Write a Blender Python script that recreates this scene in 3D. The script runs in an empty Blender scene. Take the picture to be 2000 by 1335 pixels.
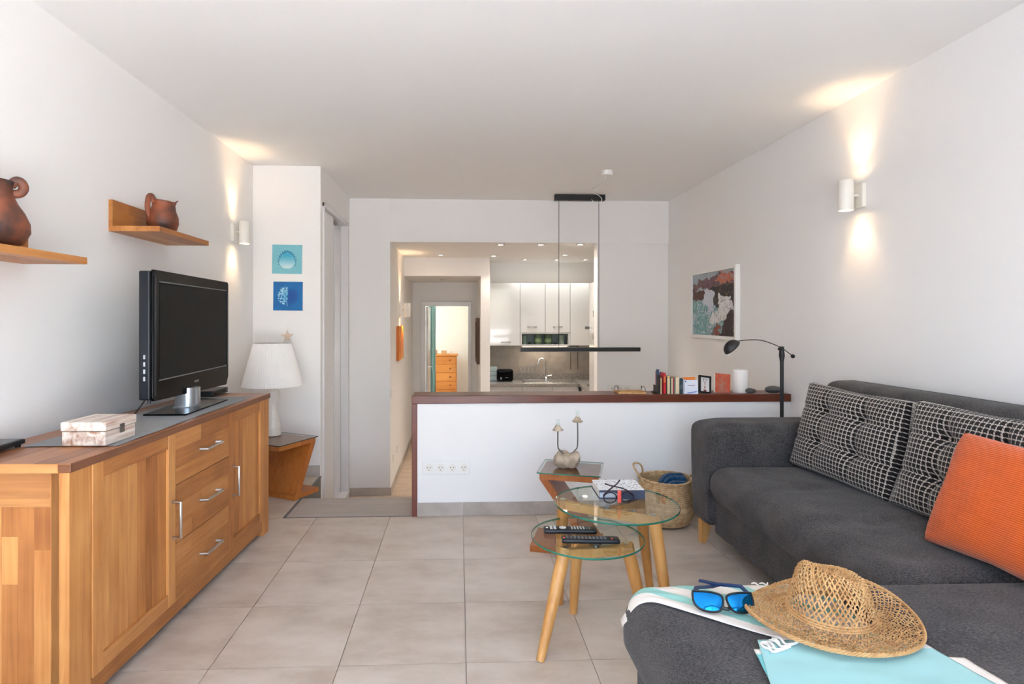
import bpy, bmesh, math, random
import numpy as np
from mathutils import Vector, Matrix, noise
random.seed(7); rng = np.random.default_rng(7)
PI = math.pi
sc = bpy.context.scene
COL = sc.collection

# ------------------------------------------------------------------ camera
cam = bpy.data.cameras.new('camera'); camo = bpy.data.objects.new('camera', cam); COL.objects.link(camo)
cam.sensor_width = 36; cam.lens = 36 * 1135 / 2000
cam.shift_x = (1000 - 944) / 2000; cam.shift_y = (622 - 667.5) / 2000
cam.clip_start = .05
camo.location = (0, 0, 1.21); camo.rotation_euler = (PI / 2, 0, -math.atan(48 / 1135))
sc.camera = camo

# ------------------------------------------------------------------ world, sun, exposure
w = bpy.data.worlds.new('sky'); sc.world = w; w.use_nodes = True
nt = w.node_tree; nt.nodes.clear()
sky = nt.nodes.new('ShaderNodeTexSky'); sky.sky_type = 'NISHITA'; sky.sun_disc = False
sky.sun_elevation = math.radians(52); sky.sun_rotation = math.radians(-80); sky.dust_density = 2.0; sky.air_density = 1.0
bg = nt.nodes.new('ShaderNodeBackground'); bg.inputs[1].default_value = 0.45
wo = nt.nodes.new('ShaderNodeOutputWorld')
hs = nt.nodes.new('ShaderNodeHueSaturation'); hs.inputs['Saturation'].default_value = 1.0
nt.links.new(sky.outputs[0], hs.inputs['Color']); nt.links.new(hs.outputs[0], bg.inputs[0]); nt.links.new(bg.outputs[0], wo.inputs[0])

sun = bpy.data.lights.new('sun', 'SUN'); sun.energy = 25.0; sun.angle = math.radians(.6); sun.color = (1.0, .975, .945)
suno = bpy.data.objects.new('sun', sun); COL.objects.link(suno)
suno.rotation_euler = Vector((.62, -.12, -.78)).to_track_quat('-Z', 'Y').to_euler()

po = bpy.data.lights.new('window_portal', 'AREA'); po.shape = 'RECTANGLE'; po.size = 2.8; po.size_y = 2.06
po.cycles.is_portal = True
poo = bpy.data.objects.new('window_portal', po); COL.objects.link(poo)
poo.location = (-.01, -.86, 1.03); poo.rotation_euler = (PI / 2, 0, 0)

sc.view_settings.view_transform = 'Standard'; sc.view_settings.look = 'None'
sc.view_settings.gamma = 1; sc.view_settings.exposure = 1.95
sc.view_settings.use_curve_mapping = False
sc.cycles.max_bounces = 10; sc.cycles.diffuse_bounces = 6; sc.cycles.transparent_max_bounces = 12
sc.cycles.caustics_reflective = False; sc.cycles.caustics_refractive = False
sc.cycles.sample_clamp_indirect = 8

# ------------------------------------------------------------------ colour + material helpers
def lin(c):
    return tuple(((v / 255) / 12.92 if v / 255 <= .04045 else ((v / 255 + .055) / 1.055) ** 2.4) for v in c)
def L4(c): return (*lin(c), 1)
MATS = {}
def mat(name, col, rough=.5, metal=0, bump=None, var=None, spec=.5, emit=None, estr=0, coat=0, sheen=0, sss=0):
    """plain principled material; bump=(scale,strength), var=(scale,second colour,amount)"""
    m = bpy.data.materials.new(name); m.use_nodes = True; MATS[name] = m
    n = m.node_tree.nodes; l = m.node_tree.links; b = n['Principled BSDF']
    b.inputs['Base Color'].default_value = L4(col); b.inputs['Roughness'].default_value = rough
    b.inputs['Metallic'].default_value = metal; b.inputs['Specular IOR Level'].default_value = spec
    b.inputs['Coat Weight'].default_value = coat; b.inputs['Sheen Weight'].default_value = sheen
    if emit: b.inputs['Emission Color'].default_value = L4(emit); b.inputs['Emission Strength'].default_value = estr
    tc = n.new('ShaderNodeTexCoord')
    if var:
        t = n.new('ShaderNodeTexNoise'); t.inputs['Scale'].default_value = var[0]; t.inputs['Detail'].default_value = 5
        l.new(tc.outputs['Object'], t.inputs['Vector'])
        r = n.new('ShaderNodeValToRGB'); r.color_ramp.elements[0].position = .35; r.color_ramp.elements[1].position = .65
        r.color_ramp.elements[0].color = L4(col); r.color_ramp.elements[1].color = L4(var[1])
        l.new(t.outputs['Fac'], r.inputs['Fac']); l.new(r.outputs['Color'], b.inputs['Base Color'])
    if bump:
        t = n.new('ShaderNodeTexNoise'); t.inputs['Scale'].default_value = bump[0]; t.inputs['Detail'].default_value = 3
        l.new(tc.outputs['Object'], t.inputs['Vector'])
        bp = n.new('ShaderNodeBump'); bp.inputs['Strength'].default_value = bump[1]; bp.inputs['Distance'].default_value = .01
        l.new(t.outputs['Fac'], bp.inputs['Height']); l.new(bp.outputs['Normal'], b.inputs['Normal'])
    return m

def wood(name, dark, mid, light, rough=.45, axis=2, tone=.35, scale=1.0, grain=.5):
    """streaky grain along the object's axis, tone shifted per object"""
    m = bpy.data.materials.new(name); m.use_nodes = True; MATS[name] = m
    n = m.node_tree.nodes; l = m.node_tree.links; b = n['Principled BSDF']
    tc = n.new('ShaderNodeTexCoord'); oi = n.new('ShaderNodeObjectInfo')
    cb = n.new('ShaderNodeCombineXYZ'); mul = n.new('ShaderNodeMath'); mul.operation = 'MULTIPLY'; mul.inputs[1].default_value = 37
    l.new(oi.outputs['Random'], mul.inputs[0])
    for i in range(3): l.new(mul.outputs[0], cb.inputs[i])
    ad = n.new('ShaderNodeVectorMath'); ad.operation = 'ADD'
    l.new(tc.outputs['Object'], ad.inputs[0]); l.new(cb.outputs[0], ad.inputs[1])
    mp = n.new('ShaderNodeMapping'); s = [42 * scale] * 3; s[axis] = 2.2 * scale; mp.inputs['Scale'].default_value = s
    l.new(ad.outputs[0], mp.inputs['Vector'])
    t = n.new('ShaderNodeTexNoise'); t.inputs['Scale'].default_value = 1; t.inputs['Detail'].default_value = 4; t.inputs['Distortion'].default_value = 1.0
    l.new(mp.outputs[0], t.inputs['Vector'])
    t2 = n.new('ShaderNodeTexNoise'); t2.inputs['Scale'].default_value = 4.5; t2.inputs['Detail'].default_value = 3
    l.new(ad.outputs[0], t2.inputs['Vector'])
    a1 = n.new('ShaderNodeMath'); a1.operation = 'MULTIPLY_ADD'; a1.inputs[1].default_value = grain; l.new(t.outputs['Fac'], a1.inputs[0])
    a2 = n.new('ShaderNodeMath'); a2.operation = 'MULTIPLY'; a2.inputs[1].default_value = .45; l.new(t2.outputs['Fac'], a2.inputs[0]); l.new(a2.outputs[0], a1.inputs[2])
    a3 = n.new('ShaderNodeMath'); a3.operation = 'MULTIPLY_ADD'; a3.inputs[1].default_value = tone; a3.inputs[2].default_value = .5 - (grain + .45) / 2 - tone / 2
    l.new(oi.outputs['Random'], a3.inputs[0])
    a4 = n.new('ShaderNodeMath'); a4.operation = 'ADD'; l.new(a1.outputs[0], a4.inputs[0]); l.new(a3.outputs[0], a4.inputs[1])
    r = n.new('ShaderNodeValToRGB'); e = r.color_ramp.elements
    e[0].position = .22; e[0].color = L4(dark); e[1].position = .8; e[1].color = L4(light)
    k = e.new(.5); k.color = L4(mid)
    l.new(a4.outputs[0], r.inputs['Fac']); l.new(r.outputs['Color'], b.inputs['Base Color'])
    b.inputs['Roughness'].default_value = rough
    bp = n.new('ShaderNodeBump'); bp.inputs['Strength'].default_value = .08; bp.inputs['Distance'].default_value = .004
    l.new(t.outputs['Fac'], bp.inputs['Height']); l.new(bp.outputs['Normal'], b.inputs['Normal'])
    return m

def tile_mat(name, c1, c2, c3, rough=.42, tone=.12):
    m = bpy.data.materials.new(name); m.use_nodes = True; MATS[name] = m
    n = m.node_tree.nodes; l = m.node_tree.links; b = n['Principled BSDF']
    tc = n.new('ShaderNodeTexCoord'); oi = n.new('ShaderNodeObjectInfo')
    ad = n.new('ShaderNodeVectorMath'); ad.operation = 'MULTIPLY_ADD'; ad.inputs[1].default_value = (31, 57, 13)
    l.new(oi.outputs['Random'], ad.inputs[0]); l.new(tc.outputs['Object'], ad.inputs[2])
    mp = n.new('ShaderNodeMapping'); mp.inputs['Scale'].default_value = (3.2, 5.5, 4); l.new(ad.outputs[0], mp.inputs['Vector'])
    t = n.new('ShaderNodeTexNoise'); t.inputs['Scale'].default_value = 1.1; t.inputs['Detail'].default_value = 8; t.inputs['Roughness'].default_value = .62
    l.new(mp.outputs[0], t.inputs['Vector'])
    a = n.new('ShaderNodeMath'); a.operation = 'MULTIPLY_ADD'; a.inputs[1].default_value = tone; l.new(oi.outputs['Random'], a.inputs[0]); l.new(t.outputs['Fac'], a.inputs[2])
    r = n.new('ShaderNodeValToRGB'); e = r.color_ramp.elements
    e[0].position = .36; e[0].color = L4(c1); e[1].position = .74; e[1].color = L4(c3); k = e.new(.54); k.color = L4(c2)
    l.new(a.outputs[0], r.inputs['Fac']); l.new(r.outputs['Color'], b.inputs['Base Color'])
    b.inputs['Roughness'].default_value = rough; b.inputs['Specular IOR Level'].default_value = .4
    return m

def fabric(name, c1, c2, scale=260, rough=.95, bump=.35, sheen=.25):
    m = bpy.data.materials.new(name); m.use_nodes = True; MATS[name] = m
    n = m.node_tree.nodes; l = m.node_tree.links; b = n['Principled BSDF']
    tc = n.new('ShaderNodeTexCoord')
    mp = n.new('ShaderNodeMapping'); mp.inputs['Scale'].default_value = (scale * .45, scale, scale); l.new(tc.outputs['Object'], mp.inputs['Vector'])
    t = n.new('ShaderNodeTexNoise'); t.inputs['Scale'].default_value = 1; t.inputs['Detail'].default_value = 2
    l.new(mp.outputs[0], t.inputs['Vector'])
    t2 = n.new('ShaderNodeTexNoise'); t2.inputs['Scale'].default_value = 9; t2.inputs['Detail'].default_value = 3; l.new(tc.outputs['Object'], t2.inputs['Vector'])
    a = n.new('ShaderNodeMath'); a.operation = 'MULTIPLY_ADD'; a.inputs[1].default_value = .25; l.new(t2.outputs['Fac'], a.inputs[0])
    a2 = n.new('ShaderNodeMath'); a2.operation = 'MULTIPLY'; a2.inputs[1].default_value = .75; l.new(t.outputs['Fac'], a2.inputs[0]); l.new(a2.outputs[0], a.inputs[2])
    r = n.new('ShaderNodeValToRGB'); e = r.color_ramp.elements
    e[0].position = .38; e[0].color = L4(c1); e[1].position = .64; e[1].color = L4(c2)
    l.new(a.outputs[0], r.inputs['Fac']); l.new(r.outputs['Color'], b.inputs['Base Color'])
    b.inputs['Roughness'].default_value = rough; b.inputs['Sheen Weight'].default_value = sheen; b.inputs['Specular IOR Level'].default_value = .2
    bp = n.new('ShaderNodeBump'); bp.inputs['Strength'].default_value = bump; bp.inputs['Distance'].default_value = .002
    l.new(t.outputs['Fac'], bp.inputs['Height']); l.new(bp.outputs['Normal'], b.inputs['Normal'])
    return m

def thin_glass(name, tint, gloss=.95, ior=1.75):
    m = bpy.data.materials.new(name); m.use_nodes = True; MATS[name] = m
    n = m.node_tree.nodes; l = m.node_tree.links; n.clear()
    tr = n.new('ShaderNodeBsdfTransparent'); tr.inputs[0].default_value = (*tint, 1)
    gl = n.new('ShaderNodeBsdfGlossy'); gl.inputs['Roughness'].default_value = .02
    fr = n.new('ShaderNodeFresnel'); fr.inputs[0].default_value = ior
    mx = n.new('ShaderNodeMixShader'); o = n.new('ShaderNodeOutputMaterial')
    ge = n.new('ShaderNodeNewGeometry'); iv = n.new('ShaderNodeMath'); iv.operation = 'SUBTRACT'; iv.inputs[0].default_value = gloss; l.new(ge.outputs['Backfacing'], iv.inputs[1])
    iv.use_clamp = True
    mu = n.new('ShaderNodeMath'); mu.operation = 'MULTIPLY'; l.new(iv.outputs[0], mu.inputs[1]); l.new(fr.outputs[0], mu.inputs[0])
    l.new(mu.outputs[0], mx.inputs[0]); l.new(tr.outputs[0], mx.inputs[1]); l.new(gl.outputs[0], mx.inputs[2]); l.new(mx.outputs[0], o.inputs[0])
    return m

def print_mat(name, rough=.6):
    m = bpy.data.materials.new(name); m.use_nodes = True; MATS[name] = m
    n = m.node_tree.nodes; l = m.node_tree.links; b = n['Principled BSDF']
    a = n.new('ShaderNodeAttribute'); a.attribute_name = 'paint'
    l.new(a.outputs['Color'], b.inputs['Base Color']); b.inputs['Roughness'].default_value = rough
    return m

def houndstooth(name, dark, light, freq):
    m = bpy.data.materials.new(name); m.use_nodes = True; MATS[name] = m
    n = m.node_tree.nodes; l = m.node_tree.links; b = n['Principled BSDF']
    uv = n.new('ShaderNodeUVMap'); uv.uv_map = 'uv'
    sp = n.new('ShaderNodeSeparateXYZ'); l.new(uv.outputs[0], sp.inputs[0])
    def mth(op, a, bb=None):
        q = n.new('ShaderNodeMath'); q.operation = op
        for i, v in enumerate((a, bb)):
            if v is None: continue
            if isinstance(v, (int, float)): q.inputs[i].default_value = v
            else: l.new(v, q.inputs[i])
        return q.outputs[0]
    u = mth('MULTIPLY', sp.outputs[0], freq); v = mth('MULTIPLY', sp.outputs[1], freq)
    wx = mth('LESS_THAN', mth('FRACT', u), .76); wy = mth('LESS_THAN', mth('FRACT', v), .76)
    tw = mth('LESS_THAN', mth('FRACT', mth('MULTIPLY', mth('ADD', u, v), 2)), .5)
    a = mth('MULTIPLY', wx, tw); c = mth('MULTIPLY', wy, mth('SUBTRACT', 1, tw))
    both = mth('MULTIPLY', wx, wy)
    f = mth('MAXIMUM', both, mth('MULTIPLY', mth('ADD', a, c), .72))
    mx = n.new('ShaderNodeMix'); mx.data_type = 'RGBA'
    l.new(f, mx.inputs['Factor']); mx.inputs['A'].default_value = L4(light); mx.inputs['B'].default_value = L4(dark)
    l.new(mx.outputs['Result'], b.inputs['Base Color'])
    b.inputs['Roughness'].default_value = .95; b.inputs['Sheen Weight'].default_value = .2; b.inputs['Specular IOR Level'].default_value = .2
    bp = n.new('ShaderNodeBump'); bp.inputs['Strength'].default_value = .4; bp.inputs['Distance'].default_value = .002
    l.new(f, bp.inputs['Height']); l.new(bp.outputs['Normal'], b.inputs['Normal'])
    return m

def ribbed(name, c1, c2, freq):
    m = bpy.data.materials.new(name); m.use_nodes = True; MATS[name] = m
    n = m.node_tree.nodes; l = m.node_tree.links; b = n['Principled BSDF']
    uv = n.new('ShaderNodeUVMap'); uv.uv_map = 'uv'
    wv = n.new('ShaderNodeTexWave'); wv.bands_direction = 'Y'; wv.inputs['Scale'].default_value = freq; wv.inputs['Distortion'].default_value = .6; wv.inputs['Detail'].default_value = 2
    wv.inputs['Detail Scale'].default_value = 6
    l.new(uv.outputs[0], wv.inputs['Vector'])
    r = n.new('ShaderNodeValToRGB'); r.color_ramp.elements[0].color = L4(c1); r.color_ramp.elements[1].color = L4(c2)
    l.new(wv.outputs['Fac'], r.inputs['Fac']); l.new(r.outputs['Color'], b.inputs['Base Color'])
    b.inputs['Roughness'].default_value = .9; b.inputs['Sheen Weight'].default_value = .25; b.inputs['Specular IOR Level'].default_value = .2
    bp = n.new('ShaderNodeBump'); bp.inputs['Strength'].default_value = .7; bp.inputs['Distance'].default_value = .003
    l.new(wv.outputs['Fac'], bp.inputs['Height']); l.new(bp.outputs['Normal'], b.inputs['Normal'])
    return m

# palette
M_wall = mat('white_paint', (241, 239, 237), .6, bump=(260, .03), spec=.3)
M_ceil = mat('ceiling_paint', (239, 238, 236), .65, bump=(200, .03), spec=.3)
M_tile = tile_mat('floor_tile', (184, 168, 152), (202, 188, 173), (213, 201, 188))
M_tile_low = tile_mat('lower_tile', (176, 152, 130), (192, 170, 148), (204, 184, 164))
M_grout = mat('grout', (168, 155, 145), .8)
M_skirt = tile_mat('skirting_tile', (160, 150, 140), (180, 171, 161), (194, 186, 177), .45)
M_tread = wood('step_tread', (160, 150, 140), (180, 170, 160), (196, 186, 176), .55, axis=0, tone=.1)
M_riser = wood('step_riser', (88, 88, 86), (104, 104, 102), (118, 118, 115), .55, axis=2, tone=.1)
M_oakV = wood('oak_vertical', (148, 86, 38), (188, 122, 62), (218, 158, 92), .42, axis=2, tone=.34)
M_oakH = wood('oak_lengthwise', (142, 82, 36), (180, 116, 58), (210, 148, 86), .42, axis=1, tone=.3)
M_oakX = wood('oak_crosswise', (150, 92, 46), (190, 130, 74), (216, 160, 98), .42, axis=0, tone=.5)
M_top = wood('oak_top', (132, 82, 50), (164, 106, 68), (190, 132, 88), .32, axis=1, tone=.4)
M_edge = wood('oak_top_edge', (104, 62, 38), (128, 80, 50), (150, 98, 64), .4, axis=1, tone=.25)
M_mahog = wood('mahogany', (78, 34, 20), (104, 50, 31), (128, 68, 44), .3, axis=0, tone=.1)
M_mahogV = wood('mahogany_post', (96, 48, 34), (118, 62, 46), (138, 80, 62), .35, axis=2, tone=.1)
M_pineX = wood('honey_wood', (138, 70, 24), (176, 100, 40), (198, 128, 60), .4, axis=2, tone=.3)
M_leg = wood('beech_leg', (170, 112, 54), (206, 148, 82), (226, 176, 110), .38, axis=2, tone=.3)
M_chest = wood('pine_chest', (186, 104, 34), (212, 134, 54), (228, 158, 80), .4, axis=0, tone=.2)
M_steel = mat('brushed_steel', (205, 203, 200), .28, 1)
M_chrome = mat('chrome', (220, 220, 220), .12, 1)
M_black = mat('black_metal', (24, 24, 25), .45)
M_blackgloss = mat('piano_black', (7, 7, 9), .15, spec=.1)
M_screen = mat('tv_screen', (20, 20, 20), .5, spec=.12)
M_blackp = mat('black_plastic', (22, 22, 24), .4)
M_tvside = mat('tv_side_plastic', (28, 31, 38), .4, spec=.3)
M_grey = mat('grey_plastic', (110, 112, 115), .4)
M_silver = mat('silver_plastic', (190, 195, 200), .25, .8)
M_white = mat('white_plastic', (238, 237, 233), .35)
M_cream = mat('cream_metal', (236, 232, 222), .4)
M_lacq = mat('white_lacquer', (226, 224, 222), .1, coat=.5)
M_door = mat('white_door', (226, 224, 224), .22)
M_doorg = mat('gloss_door', (228, 228, 230), .06, coat=.5)
M_runner = fabric('runner_cloth', (112, 110, 106), (138, 136, 132), 400, bump=.2)
M_sofa = fabric('charcoal_weave', (52, 49, 49), (96, 92, 90), 330, bump=.4, sheen=.1)
M_orange = ribbed('orange_rib', (206, 78, 14), (240, 112, 34), 26)
M_hound = houndstooth('houndstooth', (34, 28, 26), (198, 189, 178), 27)
M_clay = mat('fired_clay', (150, 82, 52), .5, var=(10, (58, 42, 38), 1), bump=(40, .12))
M_shade = mat('pleated_shade', (244, 240, 236), .8)
M_ceramic = mat('white_ceramic', (232, 227, 220), .3, bump=(50, .1))
M_glass = thin_glass('clear_glass', (.93, .97, .95))
M_glassz = thin_glass('polished_glass', (.88, .92, .90), 1.0, 2.6)
M_rim = mat('green_glass_edge', (40, 116, 92), .1, spec=.8)
M_rimdark = mat('dark_glass_edge', (44, 60, 58), .1, spec=.8)
M_basket = mat('seagrass', (216, 184, 138), .85, var=(38, (184, 146, 100), 1))
M_straw = mat('straw', (208, 164, 110), .75, var=(30, (180, 132, 80), 1))
M_blue = fabric('navy_throw', (22, 56, 88), (48, 92, 128), 160)
M_pebble = mat('pebble', (92, 88, 84), .7, var=(25, (74, 72, 70), 1), bump=(60, .2))
M_rock = mat('weathered_stone', (208, 190, 166), .9, var=(24, (160, 142, 120), 1), bump=(70, .6))
M_wire = mat('grey_wire', (112, 108, 102), .5, .6)
M_print = print_mat('printed', .6)
M_printg = print_mat('printed_gloss', .3)
M_star = mat('starfish', (236, 214, 194), .9, bump=(90, .6))
M_fringe = mat('cotton_fringe', (236, 230, 222), .9)
M_wax = mat('white_wax', (238, 232, 226), .5)
M_granite = mat('granite', (160, 154, 148), .22, var=(120, (112, 108, 104), 1))
M_splash = tile_mat('splash_tile', (134, 125, 117), (154, 144, 135), (170, 159, 148), .35, .2)
M_distress = wood('distressed_white_wood', (160, 112, 82), (226, 214, 202), (244, 240, 234), .7, axis=1, tone=.1, scale=.9, grain=.9)
M_curtain = mat('teal_curtain', (160, 200, 198), .9)
M_bedwall = mat('bedroom_paint', (232, 228, 214), .6)
M_bulb = mat('warm_lens', (255, 240, 220), .5, emit=(255, 226, 180), estr=9)
M_spot = mat('downlight_lens', (255, 244, 225), .5, emit=(255, 240, 214), estr=14)
M_jar = mat('green_jar', (78, 98, 74), .35)
M_niche = mat('niche_grey', (150, 162, 164), .4)
M_lensblue = mat('blue_mirror_lens', (20, 120, 190), .05, .9)
M_temple = mat('temple_blue', (18, 48, 92), .35)
M_btn = mat('pale_button', (206, 206, 204), .4)
M_coral = mat('coral_plastic', (232, 92, 76), .35)
M_tortoise = mat('tortoise_frame', (52, 32, 44), .25)
M_terrace = mat('terrace_stone', (203, 203, 203), .7)
M_parapet = mat('terrace_parapet', (222, 222, 222), .7)
M_lensclear = thin_glass('spectacle_lens', (.9, .9, .9))

# ------------------------------------------------------------------ geometry helpers
class MB:
    def __init__(s): s.v = []; s.f = []; s.uv = None
    def add(s, vs, fs):
        o = len(s.v); s.v += [tuple(p) for p in vs]; s.f += [tuple(i + o for i in f) for f in fs]; return s
    def box(s, x0, x1, y0, y1, z0, z1):
        return s.add([(x0, y0, z0), (x1, y0, z0), (x1, y1, z0), (x0, y1, z0), (x0, y0, z1), (x1, y0, z1), (x1, y1, z1), (x0, y1, z1)],
                     [(0, 3, 2, 1), (4, 5, 6, 7), (0, 1, 5, 4), (1, 2, 6, 5), (2, 3, 7, 6), (3, 0, 4, 7)])
    def prism(s, pts, a, axis=1):
        """pts: 2-D outline; extruded between a[0] and a[1] along axis (0 x,1 y,2 z)"""
        n = len(pts)
        def P(p, t): return (t, p[0], p[1]) if axis == 0 else ((p[0], t, p[1]) if axis == 1 else (p[0], p[1], t))
        vs = [P(p, a[0]) for p in pts] + [P(p, a[1]) for p in pts]
        fs = [tuple(range(n)), tuple(range(2 * n - 1, n - 1, -1))] + [(i, (i + 1) % n, n + (i + 1) % n, n + i) for i in range(n)]
        return s.add(vs, fs)
    def lathe(s, prof, n=32, c=(0, 0, 0), cap=True):
        o = len(s.v); k = len(prof)
        for r, z in prof:
            for i in range(n):
                t = 2 * PI * i / n; s.v.append((c[0] + r * math.cos(t), c[1] + r * math.sin(t), c[2] + z))
        for j in range(k - 1):
            for i in range(n):
                s.f.append((o + j * n + i, o + j * n + (i + 1) % n, o + (j + 1) * n + (i + 1) % n, o + (j + 1) * n + i))
        if cap:
            if prof[0][0] > 1e-6: s.f.append(tuple(o + i for i in range(n - 1, -1, -1)))
            if prof[-1][0] > 1e-6: s.f.append(tuple(o + (k - 1) * n + i for i in range(n)))
        return s
    def tube(s, path, r, n=10, closed=False, flat=1.0, cap=True):
        path = [Vector(p) for p in path]; k = len(path); o = len(s.v)
        rr = r if isinstance(r, (list, tuple)) else [r] * k
        up = None
        for i, p in enumerate(path):
            a = path[(i - 1) % k] if (closed or i > 0) else p; b = path[(i + 1) % k] if (closed or i < k - 1) else p
            d = (b - a)
            if d.length < 1e-9: d = Vector((0, 0, 1))
            d.normalize()
            if up is None:
                up = Vector((0, 0, 1)) if abs(d.z) < .9 else Vector((1, 0, 0))
            e1 = (up - d * up.dot(d))
            if e1.length < 1e-6: e1 = d.orthogonal()
            e1.normalize(); e2 = d.cross(e1); up = e1
            for j in range(n):
                t = 2 * PI * j / n; q = p + (e1 * math.cos(t) * flat + e2 * math.sin(t)) * rr[i]; s.v.append(tuple(q))
        m = k if closed else k - 1
        for i in range(m):
            for j in range(n):
                a = o + i * n; b = o + ((i + 1) % k) * n
                s.f.append((a + j, a + (j + 1) % n, b + (j + 1) % n, b + j))
        if not closed and cap:
            s.f.append(tuple(o + j for j in range(n - 1, -1, -1))); s.f.append(tuple(o + (k - 1) * n + j for j in range(n)))
        return s
    def softbox(s, x0, x1, y0, y1, z0, z1, r, n=(12, 12, 6), crown=0, deform=None):
        """rounded box; crown bulges the large faces; deform(x,y,z,nx,ny,nz)->point"""
        bm = bmesh.new()
        c = Vector(((x0 + x1) / 2, (y0 + y1) / 2, (z0 + z1) / 2)); h = Vector(((x1 - x0) / 2, (y1 - y0) / 2, (z1 - z0) / 2))
        o = len(s.v); idx = {}
        def rows(k):  # denser near the ends
            return [math.sin((i / k - .5) * PI) * .5 + (i / k - .5) for i in range(k + 1)]
        ax = [[v for v in rows(k)] for k in n]; 
        def vert(u, v, ww):
            key = (round(u, 6), round(v, 6), round(ww, 6))
            if key in idx: return idx[key]
            p = Vector((u * h.x, v * h.y, ww * h.z))
            core = Vector([max(-(h[i] - r), min(h[i] - r, p[i])) for i in range(3)])
            d = p - core
            if d.length > 1e-9: d = d.normalized(); q = core + d * r
            else: q = p; d = Vector((0, 0, 0))
            if crown: q = q + Vector((0, 0, 1)) * crown * (1 - u * u) * (1 - v * v) * (1 if ww > .5 else (-1 if ww < -.5 else 0)) 
            q = q + c
            if deform: q = Vector(deform(q.x, q.y, q.z))
            s.v.append(tuple(q)); idx[key] = len(s.v) - 1; return idx[key]
        bm.free()
        for fixed in range(3):
            a, b = [i for i in range(3) if i != fixed]
            for sg in (-1, 1):
                for i in range(n[a]):
                    for j in range(n[b]):
                        q = []
                        for (ii, jj) in ((i, j), (i + 1, j), (i + 1, j + 1), (i, j + 1)):
                            t = [0, 0, 0]; t[fixed] = sg; t[a] = ax[a][ii]; t[b] = ax[b][jj]; q.append(vert(*t))
                        s.f.append(tuple(q))
        return s
    def grid(s, nu, nv, fn):
        o = len(s.v)
        for i in range(nu + 1):
            for j in range(nv + 1): s.v.append(tuple(fn(i / nu, j / nv)))
        for i in range(nu):
            for j in range(nv):
                a = o + i * (nv + 1) + j; s.f.append((a, a + nv + 1, a + nv + 2, a + 1))
        return s
    def build(s, name, m, parent=None, smooth=False, bevel=0, seg=2, loc=None, rot=None, fix=True):
        me = bpy.data.meshes.new(name); me.from_pydata(s.v, [], s.f)
        if fix:
            bm = bmesh.new(); bm.from_mesh(me); bmesh.ops.recalc_face_normals(bm, faces=bm.faces); bm.to_mesh(me); bm.free()
        if s.uv is not None:
            u = me.uv_layers.new(name='uv')
            for lp in me.loops: u.data[lp.index].uv = s.uv[lp.vertex_index]
        me.materials.append(m)
        if smooth:
            me.polygons.foreach_set('use_smooth', [True] * len(me.polygons))
            if smooth != 'all':
                try: me.set_sharp_from_angle(angle=math.radians(40))
                except Exception: pass
        o = bpy.data.objects.new(name, me); COL.objects.link(o)
        if parent: o.parent = parent
        if loc: o.location = loc
        if rot: o.rotation_euler = rot
        if bevel:
            b = o.modifiers.new('bevel', 'BEVEL'); b.width = bevel; b.segments = seg; b.limit_method = 'ANGLE'; b.angle_limit = math.radians(40)
        return o
def bx(x0, x1, y0, y1, z0, z1): return MB().box(x0, x1, y0, y1, z0, z1)

def tag(o, label, cat=None, group=None, kind=None):
    o['label'] = label
    if cat: o['category'] = cat
    if group: o['group'] = group
    if kind: o['kind'] = kind
    return o
def thing(name, label, cat, loc=(0, 0, 0), rz=0, group=None):
    o = bpy.data.objects.new(name, None); COL.objects.link(o); o.empty_display_size = .05
    o.location = loc; o.rotation_euler = (0, 0, rz); return tag(o, label, cat, group)
def struct(name, mb, m, label, cat='wall', **k):
    return tag(mb.build(name, m, **k), label, cat, kind='structure')
def copy_tree(o, parent=None):
    c = o.copy(); COL.objects.link(c); c.parent = parent
    for ch in list(o.children): copy_tree(ch, c)
    return c
def lamp(name, kind, loc, energy, color, parent=None, direction=(0, 0, -1), size=.02, angle=60, blend=.6):
    l = bpy.data.lights.new(name, kind); l.energy = energy; l.color = color
    if kind == 'SPOT': l.spot_size = math.radians(angle); l.spot_blend = blend; l.shadow_soft_size = size
    elif kind == 'AREA': l.size = size
    else: l.shadow_soft_size = size
    o = bpy.data.objects.new(name, l); COL.objects.link(o); o.location = loc
    o.rotation_euler = Vector(direction).to_track_quat('-Z', 'Y').to_euler()
    if parent: o.parent = parent
    return o

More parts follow.
